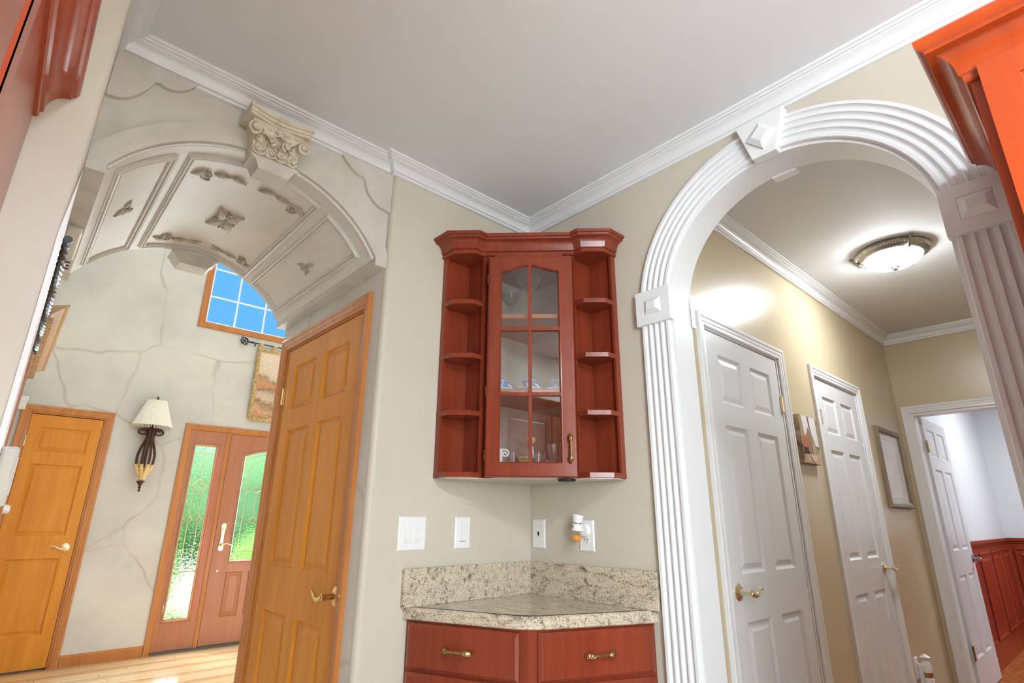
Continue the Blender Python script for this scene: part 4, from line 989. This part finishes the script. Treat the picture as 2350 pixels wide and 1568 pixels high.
gb = tag(MB().lathe([(0, 0), (.026, 0), (.026, .002), (.006, .007), (.004, .03), (.006, .052), (.02, .07), (.027, .10), (.026, .118), (.025, .118), (.026, .1), (.018, .072), (0, .056)], 26).build('goblet', 'tumbler', None, smooth=True), 'clear stemmed goblet at the handled side of the cabinet floor', 'glass'); gb.location = cpos(.098, .072, ZB)
for s_, lab in ((.072, 'small clear shot glass beside the goblet'), (.118, 'small clear shot glass by the cabinet door handle')):
    g = tag(MB().lathe([(0, 0), (.014, 0), (.018, .06), (.0165, .06), (.0125, .006), (0, .006)], 20).build('shot_glass', 'tumbler', None, smooth=True), lab, 'glass'); g.location = cpos(s_, .115 if s_ > .1 else .125, ZB)

# ------------------------------------------------------------------ base cabinet, counter, splash
bc = tag(empty('base_cabinet', (0, 0, 0)), 'cherry corner base cabinet with two banks of drawers under the granite', 'cabinet')
KA, KV, KB = (-.632, -.003), (-.447, -.447), (-.003, -.632)
MB().prism([(-.003, -.003), KA, KV, KB], XY, .10, .854).build('carcass', 'cherry', bc)
MB().prism([(-.003, -.003), (-.56, -.003), (-.40, -.40), (-.003, -.56)], XY, 0, .10).build('toe_kick', 'cherrydark', bc)
ang = atan2(KV[1]-KA[1], KV[0]-KA[0]); Ln = hypot(KV[0]-KA[0], KV[1]-KA[1])
def bank(org, a, L_, x0, x1):
    for z0, z1 in ((.699, .845), (.545, .689), (.12, .535)):
        d = empty('drawer', (org[0], org[1], 0), a); d.parent = bc
        MB().rings(x0, x1, z0, z1, [(0, .004), (0, -.010), (.003, -.012), (.010, -.0175), (.012, -.018)]).build('drawer_front', 'cherry', d)
        pull(d, ((x0+x1)/2, -.018, (z0+z1)/2))
bank(KA, ang, Ln, .012, Ln-.030)
bank(KV, atan2(KB[1]-KV[1], KB[0]-KV[0]), Ln, .030, Ln-.012)
ct = tag(empty('countertop', (0, 0, .854)), 'beige speckled granite countertop with upstand filling the corner', 'countertop')
tp_ = [(-.652, -.002), (-.458, -.458), (-.002, -.652)]
og = [(-.03, 0), (-.004, 0), (0, .004), (.001, .010), (-.004, .014), (-.004, .020), (-.001, .028), (-.006, .036), (-.012, .0395), (-.03, .0395)]
def spl(p): return p
b = MB().prism([(-.002, -.002), (-.630, -.002), (-.444, -.444), (-.002, -.630)], XY, 0, .0395)
# slightly rounded front nose
nose = []
for i in range(9): q = i/8; P0, P1, P2 = (-.484, -.400), (-.456, -.456), (-.400, -.484); nose.append(tuple((1-q)**2*P0[k]+2*q*(1-q)*P1[k]+q*q*P2[k] for k in (0, 1)))
b.sweep([tp_[0]]+nose+[tp_[2]], og, XY); b.build('slab', 'granite', ct, smooth=True)
MB().box(-.664, -.002, -.021, -.001, .0395, .170).build('upstand', 'granite', ct, bevel=.0015); MB().box(-.021, -.001, -.666, -.0215, .0395, .170).build('upstand', 'granite', ct, bevel=.0015)

# ------------------------------------------------------------------ wall plates
def plate(name, label, cat, loc, rz, wd, h=.123):
    o = tag(empty(name, loc, rz), label, cat)
    MB().rings(-wd/2, wd/2, -h/2, h/2, [(0, 0), (.001, -.003), (.005, -.0055)]).build('plate', 'plastic', o)
    b = MB()
    for sx_ in ((-.023, .023) if wd > .1 else (0,)):
        for z in (-.049, .049): b.lathe([(0, 0), (.0028, 0), (.002, .0008), (0, .001)], 8).tr(lambda a, c, t: (a, c, t) if t > 90 else (a, c, t), len(b.v))
    for sx_ in ((-.023, .023) if wd > .1 else (0,)):
        for z in (-.049, .049):
            MB().lathe([(0, .0), (.003, 0), (.002, .0009), (0, .001)], 8).tr(lambda a, c, t: (sx_+a, -.0055-t, z+c)).build('screw', 'plastic', o)
    return o
p1 = plate('dimmer_switch', 'double white slide dimmer plate on the beige wall', 'light switch', (-.632, -.0005, 1.147), 0, .123)
for sx_ in (-.024, .024):
    MB().rings(sx_-.0165, sx_+.0165, -.036, .036, [(0, -.005), (0, -.0062), (.001, -.007)]).build('dimmer_face', 'plastic', p1)
    MB().rings(sx_-.010, sx_+.010, -.022, .018, [(0, -.007), (0, -.009), (.002, -.011)]).build('paddle', 'plastic', p1)
    MB().box(sx_-.011, sx_+.011, -.0115, -.006, -.032, -.024).build('slider', 'plastic', p1, bevel=.001); MB().box(sx_-.010, sx_+.010, -.009, -.006, .024, .032).build('slider_top', 'plastic', p1, bevel=.001)
p2 = plate('rocker_switch', 'single white rocker switch plate on the beige wall', 'light switch', (-.391, -.0005, 1.147), 0, .079)
MB().rings(-.0165, .0165, -.034, .034, [(0, -.005), (0, -.007), (.001, -.0085)]).build('rocker', 'plastic', p2)
MB().box(-.016, .012, -.0092, -.008, -.033, -.031).build('mark', 'black', p2)
p3 = plate('phone_jack', 'white phone jack plate close to the wall corner', 'wall socket', (-.0005, -.056, 1.141), -pi/2, .079)
MB().box(-.005, .005, -.0066, -.004, -.006, .008).build('jack_hole', 'black', p3); MB().box(-.0025, .0025, -.0066, -.004, -.011, -.005).build('jack_notch', 'black', p3)
p4 = plate('power_outlet', 'white outlet plate with an air freshener plugged in', 'wall socket', (-.0005, -.334, 1.139), -pi/2, .079)
for zc in (-.0205, .0205):
    MB().rings(-.0165, .0165, zc-.015, zc+.015, [(0, -.005), (.001, -.0066)]).build('receptacle', 'plastic', p4)
    for xx in (-.0065, .0065): MB().box(xx-.0011, xx+.0011, -.0072, -.006, zc, zc+.009).build('slot', 'black', p4)
    MB().box(-.002, .002, -.0072, -.006, zc-.009, zc-.004).build('slot', 'black', p4)
af = tag(empty('air_freshener', (-.006, -.325, 1.160), -pi/2), 'white plug-in air freshener with amber oil bottle above the granite', 'air freshener')
tl = radians(-7)
def tilt(x, y, z): return (x*cos(tl)-z*sin(tl)-.004, y, x*sin(tl)+z*cos(tl))
MB().lathe([(0, 0), (.026, 0), (.026, .010), (.022, .016), (0, .017)], 22).tr(lambda a, c, t: (a+.006, -t, c)).build('plug_disc', 'plastic', af, smooth=True)
MB().lathe([(.019, .0), (.022, .002), (.022, .026), (.019, .028), (0, .028)], 24, (0, -.042, -.002)).tr(tilt).build('body', 'plastic', af, smooth=True)
MB().lathe([(.0, .026), (.017, .026), (.017, .034), (0, .034)], 24, (0, -.042, -.002)).tr(tilt).build('metal_ring', 'nickel', af, smooth=True)
MB().lathe([(0, .033), (.019, .033), (.0255, .062), (.0225, .062), (.018, .036), (0, .036)], 24, (0, -.042, -.002)).tr(tilt).build('cap', 'plastic', af, smooth=True)
MB().lathe([(.010, 0), (.017, -.003), (.0205, -.010), (.0195, -.034), (.014, -.040), (0, -.041)], 24, (0, -.042, -.002)).tr(tilt).build('bottle', 'tumbler', af, smooth=True)
MB().lathe([(0, -.016), (.0192, -.016), (.0188, -.033), (.0135, -.039), (0, -.040)], 24, (0, -.042, -.002)).tr(tilt).build('oil', paint('amber_liquid', C(226, 140, 30), .15, .05, 0), af, smooth=True)
MB().lathe([(0, 0), (.006, 0), (.005, .003), (0, .003)], 10).tr(lambda a, c, t: (a-.008, -.064-t, c+.016)).build('dial', 'nickel', af, smooth=True)
MB().box(-.006, .006, -.04, -.012, -.004, .008).build('neck', 'plastic', af)

# ------------------------------------------------------------------ big kitchen cabinets
def cab_crown(zb, zt, p):
    h = zt-zb
    return [(0, zb), (.006, zb), (.009, zb+.05*h), (.009, zb+.14*h), (.014, zb+.17*h)]+[(.014+(p-.028)*(1-cos(i/5*pi/2)), zb+(.18+.52*sin(i/5*pi/2))*h) for i in range(6)]+[(p-.012, zb+.76*h), (p-.006, zb+.79*h), (p-.002, zb+.85*h), (p, zb+.9*h), (p, zt), (0, zt)]
RP = [(0, 0), (.0, .002), (.005, .008), (.012, .009), (.030, .003)]
def cab_door(parent, org, a, x0, x1, z0, z1, mat, fw=.055):
    d = empty('cabinet_door', org, a); d.parent = parent
    MB().grid_wall(x0, x1, z0, z1, [(x0+fw, x1-fw, z0+fw, z1-fw)], XZ, -.020, 0).build('door_frame', mat, d, bevel=.002)
    MB().rings(x0+fw, x1-fw, z0+fw, z1-fw, [(q, t-.020) for q, t in RP]).build('door_panel', mat, d); return d
rc = tag(empty('tall_cabinet', (0, 0, 0)), 'cherry kitchen cabinet coloured orange for the warm light on it, with deep crown against the arch pilaster', 'cabinet')
MB().box(-.55, -.047, -2.76, -1.852, 0, 2.165).build('cabinet_body', 'orange', rc)  # unseen lower half added down to the floor to keep light off the pilaster
MB().sweep([(-.047, -1.852), (-.55, -1.852), (-.55, -2.76)][::-1], [(-d, t) for d, t in cab_crown(2.055, 2.162, .066)], XY).build('crown_moulding', 'orange', rc, smooth=True)
for z0, z1 in ((.11, 1.15), (1.17, 2.075)):
    for x0 in (0, .445): cab_door(rc, (-.551, -1.868, 0), -pi/2, x0, x0+.437, z0, z1, 'orange')
lc = tag(empty('upper_cabinet', (0, 0, 0)), 'long cherry upper cabinet ending against the beige stub wall', 'cabinet')
MB().box(-2.298, -1.957, -2.75, -.412, 1.40, 2.165).build('cabinet_body', 'orange', lc)
MB().sweep([(-1.957, -2.75), (-1.957, -.412)], [(d, t) for d, t in cab_crown(2.055, 2.162, .066)], XY).build('crown_moulding', 'orange', lc, smooth=True)
for k in range(3): cab_door(lc, (-1.956, -1.045-.56*k, 0), pi/2, -.55, 0, 1.42, 2.04, 'orange')

# ------------------------------------------------------------------ hall fittings
LX, LY = 1.745, -1.25
cl = tag(empty('ceiling_light', (LX, LY, CEIL)), 'domed opal ceiling light with pewter rope rim in the hall', 'ceiling light')
MB().lathe([(0, 0), (.172, 0), (.186, -.006), (.188, -.016), (.180, -.030), (.170, -.038), (.160, -.046), (.148, -.050), (.146, -.044), (0, -.04)], 48).build('rim', 'nickel', cl, smooth=True)
b = MB()
for k in range(84):
    a = 2*pi*k/84; a2 = a+.045; b.tube([(.183*cos(a), .183*sin(a), -.012), (.186*cos((a+a2)/2), .186*sin((a+a2)/2), -.021), (.178*cos(a2), .178*sin(a2), -.032)], .0042, 5)
b.build('rope_twist', metal('pewter_light', (.62, .6, .56, 1), .3), cl, smooth=True)
MB().lathe([(.147, -.046)]+[(.147*cos(i/10*pi/2), -.046-.062*sin(i/10*pi/2)) for i in range(1, 10)]+[(0, -.108)], 48).build('glass_bowl', 'bowl', cl, smooth=True)
MB().lathe([(0, -.104), (.024, -.104), (.022, -.110), (.010, -.115), (.016, -.120), (.015, -.124), (0, -.126)], 20).build('bowl_finial', 'nickel', cl, smooth=True)
for k in range(3):
    a = radians(100+120*k); ca, sa = cos(a), sin(a)
    pts = [(.205, -.004), (.196, -.012), (.192, -.024), (.182, -.036), (.172, -.048), (.160, -.060), (.150, -.066)]
    b = MB().tube([(r_*ca, r_*sa, z) for r_, z in pts], [.006, .008, .010, .011, .010, .007, .003], 8); b.ball((.208*ca, .208*sa, -.005), .009, 8); b.ball((.17*ca, .17*sa, -.06), .006, 8)
    b.build('leaf_bracket', 'nickel', cl, smooth=True)
# canvas print
cv = tag(empty('canvas_print', (1.31, YH, 1.50)), 'unframed canvas still-life print of jugs between the white hall doors', 'picture')
def canv():
    m, N, L, p = nt('canvas_still_life'); v = coords(N, L); n = noise(N, L, v, 14, 4, .6, .6)
    L.new(ramp(N, L, n, [(.3, C(96, 78, 62)), (.48, C(160, 134, 108)), (.6, C(196, 176, 150)), (.75, C(120, 96, 76))]), p.inputs['Base Color']); p.inputs['Roughness'].default_value = .7; return m
MB().box(0, .245, -.03, -.001, 0, .262).build('canvas', canv(), cv, bevel=.002)
def ap(name, c, poly, t=.0008): MB().prism(poly, XZ, -.030-t, -.029).build(name, paint(name+'_colour', c, .7, .12, 0), cv)
ap('print_wall', C(168, 146, 112), [(.0, .262), (.03, .262), (.045, .15), (.0, .13)])
ap('print_window', C(224, 222, 218), [(.032, .26), (.235, .26), (.24, .10), (.19, .10), (.13, .16), (.05, .15)], .0007)
ap('print_mullion', C(104, 92, 78), [(.115, .26), (.135, .26), (.15, .12), (.135, .12)], .0012); ap('print_mullion_side', C(100, 92, 80), [(.232, .26), (.243, .26), (.243, .09), (.238, .09)], .0012)
ap('print_box', C(202, 112, 66), [(.02, .135), (.045, .155), (.068, .15), (.07, .085), (.022, .085)], .0014)
ap('print_shadow', C(62, 50, 46), [(.012, .084), (.08, .084), (.085, .050), (.012, .050)], .0010)
ap('print_jug', C(150, 122, 96), [(.06, .14), (.09, .175), (.105, .20), (.125, .175), (.14, .20), (.15, .165), (.155, .10), (.15, .06), (.08, .06)], .0016)
ap('print_jug_small', C(176, 156, 128), [(.135, .10), (.16, .155), (.175, .13), (.185, .09), (.185, .05), (.14, .05)], .0018)
ap('print_bowl', C(206, 186, 158), [(.10, .05)]+[(.145+.045*cos(pi+pi*i/8), .05+.04*sin(pi+pi*i/8)) for i in range(9)], .0020)
# framed picture
fp = tag(empty('framed_picture', (2.775, YH, 1.295)), 'pale print in a weathered wood frame near the hall corner', 'picture')
PW, PH = .58, .575
MB().sweep([(PW, 0), (PW, PH), (0, PH), (0, 0)], [(0, 0), (0, -.022), (-.010, -.030), (-.03, -.026), (-.045, -.016), (-.045, 0)], XZ, closed=True).build('frame', 'pewterwood', fp, bevel=.001)
MB().box(.04, PW-.04, -.012, -.004, .04, PH-.04).build('print', 'photo', fp)
MB().sweep([(PW-.08, .08), (PW-.08, PH-.08), (.08, PH-.08), (.08, .08)], [(0, -.012), (0, -.0135), (.004, -.0135), (.004, -.012)], XZ, closed=True).build('mat_line', paint('mat_line_colour', C(226, 216, 210), .6, 0, 0), fp)
MB().box(.042, PW-.042, -.0155, -.0145, .042, PH-.042).build('picture_glass', glass_thin('non_glare_glass', (1, 1, 1, 1), .35), fp)
# hall outlet with night light
ho = plate('hall_outlet', 'white outlet low on the hall wall holding a plug-in warmer', 'wall socket', (2.70, YH-.0005, .325), 0, .079)
for zc in (-.0205, .0205): MB().rings(-.0165, .0165, zc-.015, zc+.015, [(0, -.005), (.001, -.0066)]).build('receptacle', 'plastic', ho)
nl = tag(empty('plug_in_warmer', (2.72, YH-.007, .30)), 'white plug-in warmer with oil bottle low on the hall wall', 'air freshener')
MB().lathe([(0, 0), (.026, 0), (.028, .06), (.024, .075), (.018, .08), (0, .082)], 20, (0, -.045, -.10)).build('lower_body', 'plastic', nl, smooth=True)
MB().lathe([(0, -.02), (.022, -.02), (.026, -.01), (.026, .01), (0, .012)], 20, (0, -.045, .0)).build('oil_bottle', metal('warm_oil', (.6, .46, .2, 1), .2), nl, smooth=True)
MB().lathe([(.027, .008), (.028, .04), (.024, .06), (.020, .085), (.030, .092), (.018, .10), (0, .112)], 20, (0, -.045, 0)).build('upper_body', 'plastic', nl, smooth=True)
MB().box(-.015, .015, -.04, 0, -.06, .05).build('plug_body', 'plastic', nl, bevel=.004)
